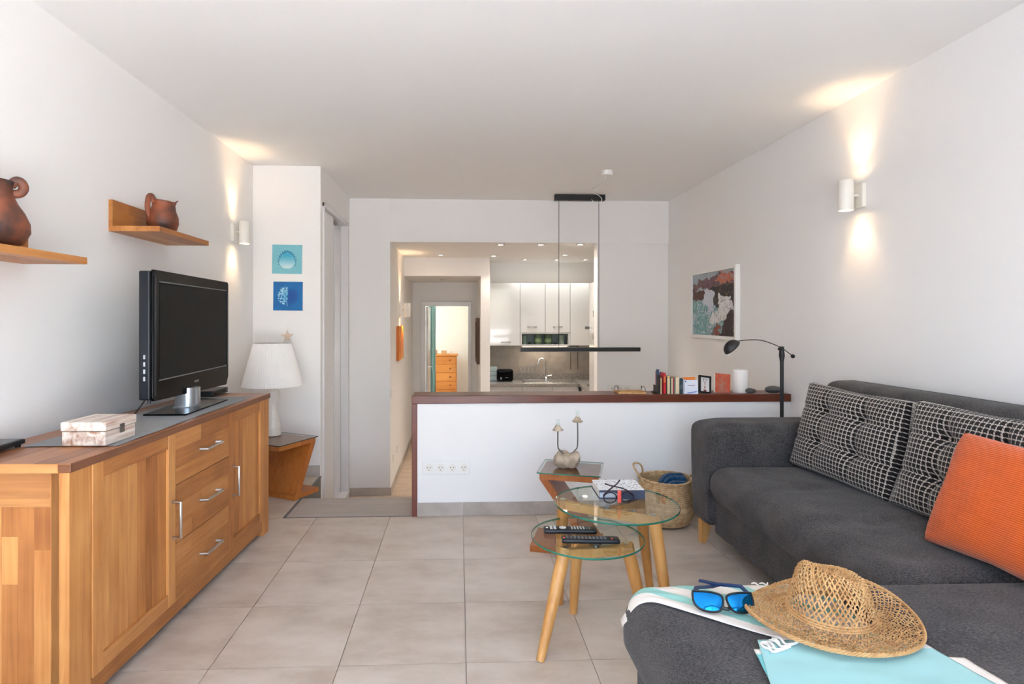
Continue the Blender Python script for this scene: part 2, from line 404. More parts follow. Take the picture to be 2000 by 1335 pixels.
# ---- painted canvases: small numpy pictures carried as vertex colours on a fine flat grid
class Canvas:
    def __init__(s, w, h, col): s.w, s.h = w, h; s.a = np.ones((h, w, 3)) * np.array(col, float); s.yy, s.xx = np.mgrid[0:h, 0:w]; s.u = (s.xx + .5) / w; s.t = (s.yy + .5) / h
    def noise(s, fx, fy, seed):
        r = np.random.default_rng(seed); g = r.random((fy + 2, fx + 2)); X = s.u * fx; Y = s.t * fy
        i = X.astype(int); j = Y.astype(int); a = X - i; b = Y - j; a = a * a * (3 - 2 * a); b = b * b * (3 - 2 * b)
        return (g[j, i] * (1 - a) + g[j, i + 1] * a) * (1 - b) + (g[j + 1, i] * (1 - a) + g[j + 1, i + 1] * a) * b
    def mix(s, mask, col, amt=1.0):
        m = (np.clip(mask, 0, 1) * amt)[..., None]; s.a = s.a * (1 - m) + np.array(col, float) * m
    def poly(s, pts, col, amt=1.0, warp=0.0, seed=1):
        X = s.u + warp * (s.noise(9, 9, seed) - .5) + warp * .8 * (s.noise(22, 22, seed + 50) - .5); Y = s.t + warp * (s.noise(9, 9, seed + 1) - .5) + warp * .8 * (s.noise(22, 22, seed + 51) - .5)
        ins = np.zeros(X.shape, bool); n = len(pts)
        for i in range(n):
            (x1, y1), (x2, y2) = pts[i], pts[(i + 1) % n]
            c = ((y1 > Y) != (y2 > Y)); 
            with np.errstate(divide='ignore', invalid='ignore'): ins ^= c & (X < (x2 - x1) * (Y - y1) / (y2 - y1 + 1e-12) + x1)
        s.mix(ins.astype(float), col, amt); return ins
    def ell(s, cx, cy, rx, ry, col, amt=1.0, soft=.15):
        d = np.sqrt(((s.u - cx) / rx) ** 2 + ((s.t - cy) / ry) ** 2); s.mix((1 - d) / soft, col, amt)
    def strokes(s, n, col_fn, seed, region=None, ln=.12, wd=.012):
        r = np.random.default_rng(seed)
        for _ in range(n):
            x, y = r.random(2)
            if region is not None and not region[min(s.h - 1, int(y * s.h)), min(s.w - 1, int(x * s.w))]: continue
            an, L = r.uniform(0, PI), ln * r.uniform(.4, 1); dx, dy = s.u - x, s.t - y
            p = dx * math.cos(an) + dy * math.sin(an); q = -dx * math.sin(an) + dy * math.cos(an)
            m = ((np.abs(p) < L / 2) & (np.abs(q) < wd)).astype(float)
            if region is not None: m = m * region
            s.mix(m, col_fn(r), .7)
    def line(s, x1, y1, x2, y2, wd, col):
        dx, dy = x2 - x1, y2 - y1; L2 = dx * dx + dy * dy + 1e-9
        t = np.clip(((s.u - x1) * dx + (s.t - y1) * dy) / L2, 0, 1)
        d = np.hypot(s.u - x1 - t * dx, s.t - y1 - t * dy); s.mix((d < wd).astype(float), col)
    def build(s, name, parent, origin, eu, ev, m=None):
        """origin = top-left corner, eu = full vector across, ev = full vector down"""
        O, U, V = Vector(origin), Vector(eu), Vector(ev); W, Hh = s.w, s.h
        vs = [tuple(O + U * (i / (W - 1)) + V * (j / (Hh - 1))) for j in range(Hh) for i in range(W)]
        fs = [(j * W + i, (j + 1) * W + i, (j + 1) * W + i + 1, j * W + i + 1) for j in range(Hh - 1) for i in range(W - 1)]
        me = bpy.data.meshes.new(name); me.from_pydata(vs, [], fs); me.materials.append(m or M_print)
        c = np.clip(s.a / 255, 0, 1); c = np.where(c <= .04045, c / 12.92, ((c + .055) / 1.055) ** 2.4)
        at = me.color_attributes.new('paint', 'FLOAT_COLOR', 'POINT')
        at.data.foreach_set('color', np.concatenate([c.reshape(-1, 3), np.ones((W * Hh, 1))], 1).astype(np.float32).ravel())
        o = bpy.data.objects.new(name, me); COL.objects.link(o); o.parent = parent; return o

def text_mesh(name, txt, size, m, parent, loc, rot, depth=.0004):
    cu = bpy.data.curves.new(name, 'FONT'); cu.body = txt; cu.size = size; cu.extrude = depth; cu.align_x = 'CENTER'; cu.align_y = 'CENTER'
    t = bpy.data.objects.new(name + '_tmp', cu); COL.objects.link(t)
    dg = bpy.context.evaluated_depsgraph_get(); me = bpy.data.meshes.new_from_object(t.evaluated_get(dg))
    bpy.data.objects.remove(t); me.materials.clear(); me.materials.append(m)
    o = bpy.data.objects.new(name, me); COL.objects.link(o); o.parent = parent; o.location = loc; o.rotation_euler = rot
    return o

# ================================================================== THE SETTING
XL, XR, ZC, YB, ZL, ZK, YR = -1.57, 2.09, 2.38, 5.70, -.51, 1.96, -.80
YH = 3.58        # front of the low wall
T = .12
# upper floor: slab with grout-coloured top, tiles laid on it
fm = MB(); fm.box(XL, XR, YR, YH, -.16, -.004); fm.box(XL, -1.06, YH, 4.51, -.16, -.004)
floor = struct('floor', fm, M_grout, 'upper living room floor laid with large beige grey tiles', 'floor')
TILE_MESH = {}
def lay(parent, xs, ys, ztop, m, gap=.0016, th=.012):
    for i in range(len(xs) - 1):
        for j in range(len(ys) - 1):
            w_, h_ = round(xs[i + 1] - xs[i] - 2 * gap, 4), round(ys[j + 1] - ys[j] - 2 * gap, 4)
            key = (w_, h_, m.name)
            if key not in TILE_MESH:
                o = bx(-w_ / 2, w_ / 2, -h_ / 2, h_ / 2, -th, 0).build('tile', m, parent); TILE_MESH[key] = o.data
            else:
                o = bpy.data.objects.new('tile', TILE_MESH[key]); COL.objects.link(o); o.parent = parent
            o.location = ((xs[i] + xs[i + 1]) / 2, (ys[j] + ys[j + 1]) / 2, ztop)
jx = [.026 + .4445 * k for k in range(-8, 9)]
jy = [2.045 - .445 * k for k in range(6, 0, -1)] + [2.045, 2.48, 2.93, YH]
def cut(js, a, b): return [a] + [j for j in js if a + .02 < j < b - .02] + [b]
lay(floor, cut(jx, XL, XR), cut(jy, YR, YH), 0, M_tile)
lay(floor, cut(jx, XL, -1.06), [YH, 4.045, 4.51], 0, M_tile)

# lower floor of hall, kitchen and stair foot
fl = MB(); fl.box(-1.06, XR, YH + .15, 8.45, ZL - .15, ZL - .004); fl.box(-1.7, 1.2, 8.45, 10.7, ZL - .15, ZL - .004)
floor_low = struct('floor_lower', fl, M_grout, 'lower hall and kitchen floor with warm beige tiles', 'floor')
lay(floor_low, cut(jx, -1.06, XR), cut([3.73 + .445 * k for k in range(1, 11)], 3.73, 8.45), ZL, M_tile_low)
lay(floor_low, cut(jx, -1.7, 1.2), cut([8.45 + .445 * k for k in range(1, 6)], 8.45, 10.7), ZL, M_tile_low)

# stair: nosing landing flush with the upper floor and two treads down
st = thing('floor_steps', 'grey wood-effect steps going down beside the low wall', 'steps'); st['kind'] = 'structure'
for y0, y1, z in ((YH, 3.965, 0), (3.965, 4.24, -.17), (4.24, 4.51, -.34)):
    bx(-1.06, -.285, y0 + .001, y1, ZL, z).build('tread', M_tread, st, bevel=.003)
struct('wall_stringer', bx(-1.075, -1.058, YH + .003, 4.51, ZL, -.001), M_riser, 'dark grey side face under the floor edge by the steps', 'wall')
struct('trim_1', bx(-1.068, -1.052, YH, 4.51, -.004, .002), M_riser, 'thin grey edge strip along the stair opening', 'trim')
bx(-1.068, -.29, YH - .006, YH + .003, -.004, .0015).build('edge_strip', M_riser, bpy.data.objects['trim_1'])

# low wall with mahogany cap and end post
wh = struct('wall_half', bx(-.254, XR, YH, 3.73, ZL, .689), M_wall, 'low white partition wall behind the glass tables', 'wall')
bx(-.287, XR - .002, YH - .012, 3.77, .689, .737).build('cap_board', M_mahog, wh, bevel=.003)['label'] = 'dark mahogany cap board'
bx(-.287, -.254, YH - .012, 3.745, ZL, .689).build('end_post', M_mahogV, wh, bevel=.003)['label'] = 'reddish wooden end post'
bb = tag(thing('baseboard_half', 'grey tile skirting along the foot of the low wall', 'baseboard'), 'grey tile skirting along the foot of the low wall', kind='structure')
xs = [-.252, .022, .466, .91, 1.354, 1.80, XR]
for a, b in zip(xs[:-1], xs[1:]): bx(a + .0012, b - .0012, YH - .009, YH - .0005, .001, .081).build('tile', M_skirt, bb)

# main walls
struct('wall_left', bx(XL - T, XL, YR, 4.51, -.16, ZC), M_wall, 'white left wall behind the oak sideboard', 'wall')
struct('wall_right', bx(XR, XR + T, YR, 7.9, ZL, ZC), M_wall, 'white right wall behind the sofa', 'wall')
struct('wall_alcove', bx(XL - T, -1.06, 4.51, 4.575, ZL, ZC), M_wall, 'narrow white wall with two blue shell prints', 'wall')
bb2 = tag(thing('baseboard_alcove', 'grey tile skirting under the shell prints', 'baseboard'), 'grey tile skirting under the shell prints', kind='structure')
for a, b in ((XL, -1.308), (-1.308, -1.064)): bx(a + .001, b - .001, 4.5, 4.5095, .001, .085).build('tile', M_skirt, bb2)
# wall beside the stair with wardrobe opening (Y 4.60..5.56, z -.43..2.09)
ws = MB(); ws.box(-1.25, -1.06, 4.575, 4.60, ZL, ZC); ws.box(-1.25, -1.06, 5.56, YB, ZL, ZC)
ws.box(-1.25, -1.06, 4.60, 5.56, 2.09, ZC); ws.box(-1.25, -1.06, 4.60, 5.56, ZL, -.44); ws.box(-1.3, -1.25, 4.575, YB, ZL, ZC)
struct('wall_stair', ws, M_wall, 'white side wall holding the sliding wardrobe doors', 'wall')
d1 = tag(thing('door_1', 'white sliding wardrobe doors in the wall beside the steps', 'door'), 'white sliding wardrobe doors in the wall beside the steps', kind='structure')
bx(-1.12, -1.046, 4.575, 4.605, -.44, 2.12).build('jamb', M_door, d1, bevel=.003)
bx(-1.12, -1.046, 5.555, 5.585, -.44, 2.12).build('jamb', M_door, d1, bevel=.003)
bx(-1.12, -1.046, 4.575, 5.585, 2.085, 2.12).build('lintel', M_door, d1, bevel=.003)
bx(-1.13, -1.04, 4.6, 5.57, -.47, -.425).build('sill', M_door, d1, bevel=.003)
p1 = bx(-1.10, -1.075, 4.605, 5.04, -.42, 2.08).build('sliding_panel', M_door, d1, bevel=.002)
p2 = bx(-1.145, -1.12, 5.0, 5.555, -.42, 2.04).build('sliding_panel', M_doorg, d1, bevel=.002)
bx(-1.07, -1.066, 5.018, 5.03, .64, .69).build('finger_pull', M_steel, p1)
bx(-1.12, -1.10, 5.2, 5.22, -.42, 2.04).build('panel_strip', M_doorg, p2)

# hall pillar block, beam, kitchen front wall
struct('wall_pillar', bx(-1.30, -.668, YB, 8.45, ZL, ZC), M_wall, 'white pillar between wardrobe and hallway', 'wall')
bb3 = tag(thing('baseboard_pillar', 'grey tile skirting around the hallway pillar', 'baseboard'), 'grey tile skirting around the hallway pillar', kind='structure')
bx(-1.058, -.668, YB - .01, YB, ZL, ZL + .075).build('tile', M_skirt, bb3)
for k in range(6): bx(-.668, -.659, YB - .01 + .455 * k, YB + .445 + .455 * k - .002, ZL, ZL + .075).build('tile', M_skirt, bb3)
struct('wall_beam', bx(-.668, XR, YB + .014, 7.9, ZK, ZC), M_wall, 'white beam spanning above the kitchen opening', 'wall')
struct('wall_kitchen_front', bx(1.377, XR, YB + .03, YB + .17, ZL, ZK), M_wall, 'white wall panel right of the kitchen opening', 'wall')
struct('wall_kitchen_back', bx(.385, XR, 7.78, 7.9, ZL, ZK), M_wall, 'kitchen back wall behind the cupboards', 'wall')
struct('wall_hall_beam', bx(-.668, .27, 7.15, 8.45, 1.735, ZK), M_wall, 'lowered white ceiling block over the hallway', 'wall')
struct('wall_partition', bx(.27, .385, 7.15, 8.45, ZL, ZK), M_wall, 'narrow white wall end between hallway and kitchen', 'wall')
we = MB(); we.box(-.668, -.485, 8.45, 8.53, ZL, 1.735); we.box(.14, .385, 8.45, 8.53, ZL, 1.735); we.box(-.485, .14, 8.45, 8.53, 1.395, 1.735)
we.box(-1.8, -.668, 8.45, 8.53, ZL, 2.0); we.box(.385, 1.3, 8.45, 8.53, ZL, 2.0); we.box(-.668, .385, 8.45, 8.53, 1.735, 2.0)
struct('wall_hall_end', we, M_wall, 'white wall at the end of the hallway around the bedroom door', 'wall')
d2 = tag(thing('door_2', 'white door frame at the end of the hallway', 'door'), 'white door frame at the end of the hallway', kind='structure')
bx(-.545, -.482, 8.425, 8.455, ZL, 1.395).build('casing', M_door, d2, bevel=.003)
bx(.137, .185, 8.425, 8.455, ZL, 1.395).build('casing', M_door, d2, bevel=.003)
bx(-.545, .185, 8.425, 8.455, 1.392, 1.455).build('casing', M_door, d2, bevel=.003)
dl = bx(-.482, -.447, 8.53, 9.2, ZL + .01, 1.385).build('door_leaf', M_door, d2, bevel=.003)
MB().tube([(-.447, 8.62, .5), (-.41, 8.62, .5), (-.41, 8.72, .5)], .008, 8).build('handle', M_chrome, dl, smooth=True)
MB().lathe([(.012, 0), (.012, .09)], 10, (-.475, 8.44, 1.1)).build('hinge', M_steel, dl)

# bedroom beyond (daylight from its own window on the left)
wb = MB(); wb.box(-1.8, 1.3, 10.7, 10.8, ZL, 2.0); wb.box(1.2, 1.3, 8.53, 10.7, ZL, 2.0)
wb.box(-1.8, -1.7, 8.53, 8.9, ZL, 2.0); wb.box(-1.8, -1.7, 10.4, 10.7, ZL, 2.0); wb.box(-1.8, -1.7, 8.9, 10.4, 1.6, 2.0); wb.box(-1.8, -1.7, 8.9, 10.4, ZL, .2)
struct('wall_bedroom', wb, M_bedwall, 'pale cream bedroom walls seen through the doorway', 'wall')
struct('ceiling_bedroom', bx(-1.8, 1.3, 8.45, 10.8, 2.0, 2.1), M_ceil, 'bedroom ceiling beyond the doorway', 'ceiling')

struct('ceiling_sun_block', bx(-3.4, -1.8, 8.2, 11.2, 1.98, 2.1), M_parapet, 'unseen slab added to shade the bedroom window from the sun', 'ceiling')  # unseen overhang, added to keep direct sun out of the bedroom
struct('floor_bounce', bx(-7, -1.8, 7.8, 11.6, ZL - .15, ZL - .03), M_terrace, 'unseen sunlit ground added to bounce light into the bedroom', 'floor')  # unseen ground, added so sunlight bounces in through the bedroom opening
# ceiling
struct('ceiling', bx(XL - T, XR + T, YR - .12, 7.9, ZC, ZC + .1), M_ceil, 'smooth white living room ceiling', 'ceiling')

# terrace wall behind the viewer: wide sliding-window opening
wr = MB(); wr.box(XL - T, -1.40, YR - .12, YR, -.16, ZC); wr.box(1.39, XR + T, YR - .12, YR, -.16, ZC); wr.box(-1.40, 1.39, YR - .12, YR, 2.06, ZC)
struct('wall_rear', wr, M_wall, 'white wall around the terrace window behind the viewer', 'wall')
w1 = tag(thing('window_1', 'wide white sliding terrace window behind the viewer', 'window'), 'wide white sliding terrace window behind the viewer', kind='structure')
for x in (-1.40, -.04, 1.33): bx(x, x + .06, YR - .1, YR - .03, 0, 2.06).build('frame_post', M_white, w1, bevel=.004)
bx(-1.40, 1.39, YR - .1, YR - .03, 2.0, 2.06).build('frame_rail', M_white, w1)
bx(-1.40, 1.39, YR - .1, YR - .03, 0.002, .05).build('frame_rail', M_white, w1)
struct('floor_terrace', bx(-6, 6, -5.5, YR - .12, -.2, -.03), M_terrace, 'sunlit stone terrace outside the window', 'floor')
struct('wall_sun_block', bx(-2.3, -2.15, -5.5, YR - .12, -.2, 1.9), M_parapet, 'unseen wall added to shade the left of the terrace', 'wall')  # unseen wall, added to shade the terrace and cut bounce onto the right wall
struct('wall_terrace', bx(-6, 6, -5.6, -5.5, -.2, .85), M_parapet, 'low terrace parapet outside', 'wall')

# kitchen backsplash tiles
sp = bx(.385, XR, 7.772, 7.78, .40, .86).build('splash_back', M_grout, bpy.data.objects['wall_kitchen_back'])
for a, b in ((.387, .797), (.797, 1.212), (1.212, 1.629), (1.629, 2.05)):
    bx(a + .0015, b - .0015, 7.765, 7.773, .47, .856).build('tile', M_splash, sp)

# ================================================================== LAMPS OF THE PLACE
WARM = (1.0, .66, .36)
def sconce(label, x, y, ztop, side, scale=1.0, power=2.1):
    """side=+1: mounted on a wall to its left (points +x)"""
    t = thing('wall_sconce', label, 'lamp', (x, y, ztop - .155), 0, 'up and down wall lights')
    d = side
    pl = bx(min(0, d * .022), max(0, d * .022), -.034, .034, .015, .14).build('wall_plate', M_cream, t, bevel=.004)
    MB().tube([(d * .02, 0, .08), (d * .07, 0, .08)], .008, 10).build('stem', M_cream, t, smooth=True)
    c = MB(); c.lathe([(.035, 0), (.036, .002), (.036, .153), (.035, .155), (.031, .155), (.031, .0), (.035, 0)], 32, (d * .085, 0, 0), cap=False)
    sh = c.build('cylinder', M_cream, t, smooth=True)
    for z in (.012, .14):
        MB().lathe([(0, z), (.0305, z)], 24, (d * .085, 0, 0), cap=False).build('lens', M_bulb, sh)
    lamp('sconce_up', 'SPOT', (d * .085, 0, .1545), power, WARM, t, (-.16 * d, 0, 1), .012, 75, 1)
    lamp('sconce_down', 'SPOT', (d * .085, 0, .0005), power * .55, WARM, t, (-.30 * d, 0, -1), .012, 80, 1)
    return t
sconce('cream cylinder sconce on the left wall above the lampshade', XL, 4.10, 1.885, 1)
sconce('cream cylinder sconce high on the right wall above the sofa', XR, 2.93, 1.925, -1)
sconce('small white sconce on the hallway wall above the orange painting', -.668, 6.62, 1.385, 1, power=3.2)

dls = [(-.21, 6.825, ZK, 'downlight alone in the hallway end of the kitchen ceiling'), (.414, 6.909, ZK, 'downlight in the second kitchen row, nearest the hallway'),
       (.424, 5.858, ZK, 'front row kitchen downlight nearest the hallway'), (.827, 5.841, ZK, 'front row kitchen downlight in the middle'),
       (1.222, 5.80, ZK, 'front row kitchen downlight nearest the right wall panel'), (1.241, 6.764, ZK, 'downlight in the second kitchen row beside the pendant wire'),
       (.837, 7.33, ZK, 'downlight above the cupboards, leftmost of the back row'), (1.242, 7.33, ZK, 'downlight above the cupboards, middle of the back row'),
       (1.60, 7.31, ZK, 'downlight above the cupboards, rightmost of the back row'), (-.205, 7.78, 1.735, 'unlit downlight in the lowered hallway ceiling')]
for i, (x, y, z, lab) in enumerate(dls):
    t = thing('downlight', 'recessed round ' + lab, 'lamp', (x, y, z), 0, 'recessed ceiling downlights')
    MB().lathe([(.043, 0), (.043, -.006), (.032, -.008), (.030, -.002)], 24, cap=False).build('ring', M_steel, t, smooth=True)
    MB().lathe([(0, -.003), (.0305, -.003)], 20, cap=False).build('lens', M_spot if i < 9 else M_grey, t)
    if i < 9: lamp('downlight_beam', 'SPOT', (0, 0, -.012), (4 if i < 2 else 9) if i < 6 else 3, (1, .92, .82) if i < 6 else (.95, 1, .98), t, (0, 0, -1), .03, 110, .8)

# pendant bar over the sunken dining corner
pe = thing('pendant_lamp', 'black linear bar pendant hanging on two thin wires', 'lamp', (1.14, 5.45, .90))
bx(-.238, .24, -.03, .03, 1.424, 1.479).build('ceiling_canopy', M_black, pe, bevel=.003)
for x in (-.10, .11): MB().lathe([(.006, 0), (.006, .008)], 10, (x, -.02, 1.416)).build('screw', M_black, pe)
bx(-.56, .58, -.018, .018, 0, .038).build('light_bar', M_black, pe, bevel=.003)
bx(-.55, .57, -.012, .012, -.002, .001).build('diffuser', M_white, pe)
MB().tube([(-.195, 0, .038), (-.195, 0, 1.43)], .0025, 6).build('wire', M_black, pe)
MB().tube([(.185, 0, .038), (.185, 0, 1.43)], .0025, 6).build('wire', M_black, pe)
cr = thing('ceiling_rose', 'small white ceiling rose with a loose white cable', 'fitting', (1.173, 4.56, ZC))
MB().lathe([(0, -.036), (.038, -.036), (.045, -.03), (.045, 0)], 28).build('rose', M_white, cr, smooth=True)
cab = [(.0, .0, -.036), (-.01, .05, -.075), (-.0, .3, -.05), (.01, .6, -.03), (.13, .80, -.025), (.17, .845, -.05), (.155, .852, -.075), (.12, .853, -.086), (.09, .853, -.07), (.075, .855, -.05)]
def smooth_path(pts, k=8):
    P_ = [Vector(p) for p in pts]; out = []
    for i in range(len(P_) - 1):
        p0, p1, p2, p3 = P_[max(0, i - 1)], P_[i], P_[i + 1], P_[min(len(P_) - 1, i + 2)]
        for j in range(k):
            t = j / k; out.append(.5 * ((2 * p1) + (p2 - p0) * t + (2 * p0 - 5 * p1 + 4 * p2 - p3) * t * t + (3 * p1 - p0 - 3 * p2 + p3) * t ** 3))
    return out + [P_[-1]]
MB().tube(smooth_path(cab), .003, 6).build('cable', M_white, cr, smooth=True)

# ================================================================== SIDEBOARD (local: y along the front from near end, x = 0 at the front face, -x to the wall)
SB = thing('sideboard', 'long oak sideboard with two panelled doors and three drawers', 'sideboard', (-1.145, 1.76, 0), -math.atan2(.06, 1.61))
LSB, DSB, HT = 1.611, .405, .785
def staves_v(parent, x0, x1, y0, y1, z0, z1, n, axis='y', seed=1, m=None, splits=0):
    """glued vertical staves filling a panel; some are two lengths butted together"""
    r = random.Random(seed); a, b = (y0, y1) if axis == 'y' else (x0, x1)
    ws_ = [r.uniform(.75, 1.3) for _ in range(n)]; t = sum(ws_); p = a
    for k in range(n):
        q = p + (b - a) * ws_[k] / t
        zs = [z0] + sorted(r.uniform(z0 + .12 * (z1 - z0), z1 - .12 * (z1 - z0)) for _ in range(r.choice((0, 1, 1, 2)) if splits else 0)) + [z1]
        for za, zb in zip(zs[:-1], zs[1:]):
            d = r.uniform(0, .0006)
            box = (x0, x1 + d, p, q - .0003, za, zb - .0003) if axis == 'y' else (p, q - .0003, y0 - d, y1, za, zb - .0003)
            o = bx(*box).build('stave', m or M_oakV, parent)
        p = q
# carcass
bx(-DSB + .02, -.012, .02, LSB - .02, .07, .755).build('carcass', M_oakH, SB)
tp = bx(-DSB, .008, -.006, LSB + .006, .7575, HT - .002).build('top', M_edge, SB, bevel=.002)
tw = [-DSB, -.31, -.205, -.10, -.035, .0075]
for a, b in zip(tw[:-1], tw[1:]): bx(a + .0003, b - .0003, -.0055, LSB + .0055, .76, HT).build('stave', M_top, tp)
bx(-DSB + .004, -.028, -.0085, -.0055, .7575, HT - .001).build('end_strip', M_oakX, tp)
for y0, y1 in ((0, .096), (1.526, LSB)):
    bx(-.055, 0, y0, y1, 0, .757).build('corner_post', M_oakV, SB, bevel=.002)
    bx(-DSB, -DSB + .05, y0, y1, 0, .757).build('corner_post', M_oakV, SB, bevel=.002)
sp_ = bx(-DSB + .05, -.055, .006, .03, .06, .757).build('side_panel', M_oakV, SB)
bx(-DSB + .05, -.055, .002, .007, .68, .757).build('stave', M_oakX, sp_)
bx(-DSB + .05, -.055, .002, .007, .655, .6797).build('stave', M_oakX, sp_)
staves_v(sp_, -DSB + .05, -.055, .003, .007, .06, .6547, 6, 'x', 11, splits=1)
bx(-.055, -.03, .0015, .0, .0, .757).build('stave', M_oakV, sp_)
bx(-DSB + .05, -.055, LSB - .03, LSB - .006, .06, .757).build('side_panel', M_oakV, SB)
bx(-.05, -.004, .096, 1.526, .032, .086).build('plinth_rail', M_oakH, SB, bevel=.002)

def bar_handle(parent, p, axis, ln, out=.032):
    """square-section bow handle: axis 'y' or 'z'"""
    m = MB(); r = .006
    if axis == 'z': m.tube([(p[0], p[1], p[2] - ln / 2), (p[0] + out, p[1], p[2] - ln / 2), (p[0] + out, p[1], p[2] + ln / 2), (p[0], p[1], p[2] + ln / 2)], r, 8)
    else: m.tube([(p[0], p[1] - ln / 2, p[2]), (p[0] + out, p[1] - ln / 2, p[2]), (p[0] + out, p[1] + ln / 2, p[2]), (p[0], p[1] + ln / 2, p[2])], r, 8)
    o = m.build('handle', M_steel, parent, smooth=True); o['label'] = 'brushed steel bow handle'; return o
def panel_door(y0, y1, hy, seed):
    d = bpy.data.objects.new('door', None); COL.objects.link(d); d.parent = SB
    z0, z1, s = .09, .757, .052
    bx(-.012, .004, y0, y0 + s, z0, z1).build('stile', M_oakV, d, bevel=.002)
    bx(-.012, .004, y1 - s, y1, z0, z1).build('stile', M_oakV, d, bevel=.002)
    bx(-.012, .003, y0 + s, y1 - s, z1 - s, z1).build('rail', M_oakH, d, bevel=.002)
    bx(-.012, .003, y0 + s, y1 - s, z0, z0 + s).build('rail', M_oakH, d, bevel=.002)
    staves_v(d, -.012, -.006, y0 + s, y1 - s, z0 + s, z1 - s, 8, 'y', seed)
    bar_handle(d, (.004, hy, .422), 'z', .14)
panel_door(.0985, .589, .566, 3)
panel_door(1.075, 1.5245, 1.115, 5)
for z0, z1 in ((.09, .318), (.3205, .5495), (.552, .757)):
    d = bpy.data.objects.new('drawer', None); COL.objects.link(d); d.parent = SB
    k = [z0, z0 + (z1 - z0) * random.uniform(.3, .4), z0 + (z1 - z0) * random.uniform(.66, .75), z1]
    for a, b in zip(k[:-1], k[1:]):
        c = random.uniform(.7, .95) if random.random() < .6 else 1.0725
        bx(-.012, .004, .592, c, a + .0002, b - .0002).build('stave', M_oakH, d)
        if c < 1.07: bx(-.012, .004, c + .0002, 1.0725, a + .0002, b - .0002).build('stave', M_oakH, d)
    bar_handle(d, (.004, .865, (z0 + z1) / 2 - .005), 'y', .15)

def sbw(x, y, z=HT):       # sideboard local -> world
    c = SB.matrix_basis @ Vector((x, y, z)); return tuple(c)
SB_R = SB.rotation_euler[2]
# cloth runner
rn = MB().grid(10, 40, lambda u, v: (-1.445 + .305 * u + .02 * v + .002 * math.sin(v * 9), 1.985 + 1.215 * v, HT + .0012 + .0008 * (1 + math.sin(v * 30 + u * 4))))
tag(rn.build('table_runner', M_runner, smooth=True), 'grey cloth runner lying along the sideboard top', 'runner')
# distressed keepsake box
kb = thing('keepsake_box', 'small distressed whitewashed wooden box on the sideboard', 'box', (-1.24, 2.065, HT + .003), -.03)
bx(-.072, .072, -.085, .085, 0, .047).build('box_body', M_distress, kb, bevel=.003)
bx(-.075, .075, -.088, .088, .0485, .079).build('lid', M_distress, kb, bevel=.004)
bx(.0755, .0775, -.012, .012, .03, .06).build('clasp', M_wire, kb)
# flat black media player at the near end
mp = thing('media_player', 'flat black box at the near end of the sideboard', 'player', (-1.455, 1.90, HT), .06)
bx(-.10, .012, -.10, .11, .008, .024).build('case', M_blackp, mp, bevel=.004)
for x, y in ((-.085, -.08), (-.085, .09), (0, -.08), (0, .09)): MB().lathe([(.008, 0), (.009, .009)], 10, (x, y, 0)).build('foot', M_blackp, mp)
bx(-.095, .006, -.09, .10, .024, .0255).build('top_plate', M_grey, mp)

# ------------------------------------------------------------------ television
tv = thing('television', 'black flat screen television on a silver pedestal', 'television', (-1.285, 2.89, HT + .003), math.radians(2.4))
W2 = .44
bx(-.05, -.006, -W2, W2, .085, .62).build('back_shell', M_tvside, tv, bevel=.006)
pts = [(-W2, .095), (-W2 + .01, .08), (W2 - .03, .055), (W2, .10), (W2, .615), (W2 - .012, .626), (-W2 + .012, .626), (-W2, .615)]
bz = MB().prism(pts, (-.0055, .008), 0).build('bezel', M_blackgloss, tv, bevel=.003)
bx(.0035, .0095, -W2 + .055, W2 - .05, .165, .575).build('screen', M_screen, tv)
bx(.006, .0115, -W2 + .05, W2 - .045, .5755, .580).build('screen_trim', M_grey, tv)
bx(.006, .0115, -W2 + .05, W2 - .045, .160, .1645).build('screen_trim', M_grey, tv)
bx(.006, .011, -W2 + .008, -W2 + .022, .10, .60).build('speaker_strip', M_tvside, tv)
bx(.006, .011, W2 - .03, W2 - .018, .17, .57).build('speaker_strip', M_tvside, tv)
for z in (.165, .195, .225, .255): bx(-.03, -.022, -W2 - .003, -W2 + .001, z, z + .018).build('side_button', M_silver, tv)
text_mesh('brand_lettering', 'PHILIPS', .016, M_silver, bz, (.0084, .0, .118), (PI / 2, 0, PI / 2))
MB().lathe([(.055, .0), (.055, .09)], 28, (-.01, -.06, .006)).build('pedestal_neck', M_silver, tv, smooth=True)
bp_ = MB().prism([(-.10, -.30), (.085, -.31), (.10, .16), (-.10, .24)], (.0, .007), 2).build('glass_foot', M_blackgloss, tv, bevel=.002)
bx(-.05, .02, -.12, .0, .007, .0105).build('foot_plate', M_silver, bp_)
for x, y in ((.0, -.415), (-.03, .40)): MB().lathe([(.007, .07), (.007, .085)], 8, (x - .02, y, 0)).build('cable_lug', M_blackp, tv)
ml = MB().tube(smooth_path([(-.03, -.42, .09), (-.05, -.44, .05), (-.07, -.5, .006), (-.1, -.62, .004), (-.18, -.68, .004)]), .003, 6)
ml.build('power_cable', M_blackp, tv, smooth=True)
sx = thing('set_top_box', 'small black set top box behind the television foot', 'player', (-1.385, 3.30, HT), .0)
bx(-.075, .06, -.11, .10, .004, .034).build('case', M_blackp, sx, bevel=.003)
bx(.0605, .062, -.09, .06, .010, .028).build('front_panel', M_blackgloss, sx)
bx(.0605, .0625, .075, .088, .014, .024).build('port', M_grey, sx)

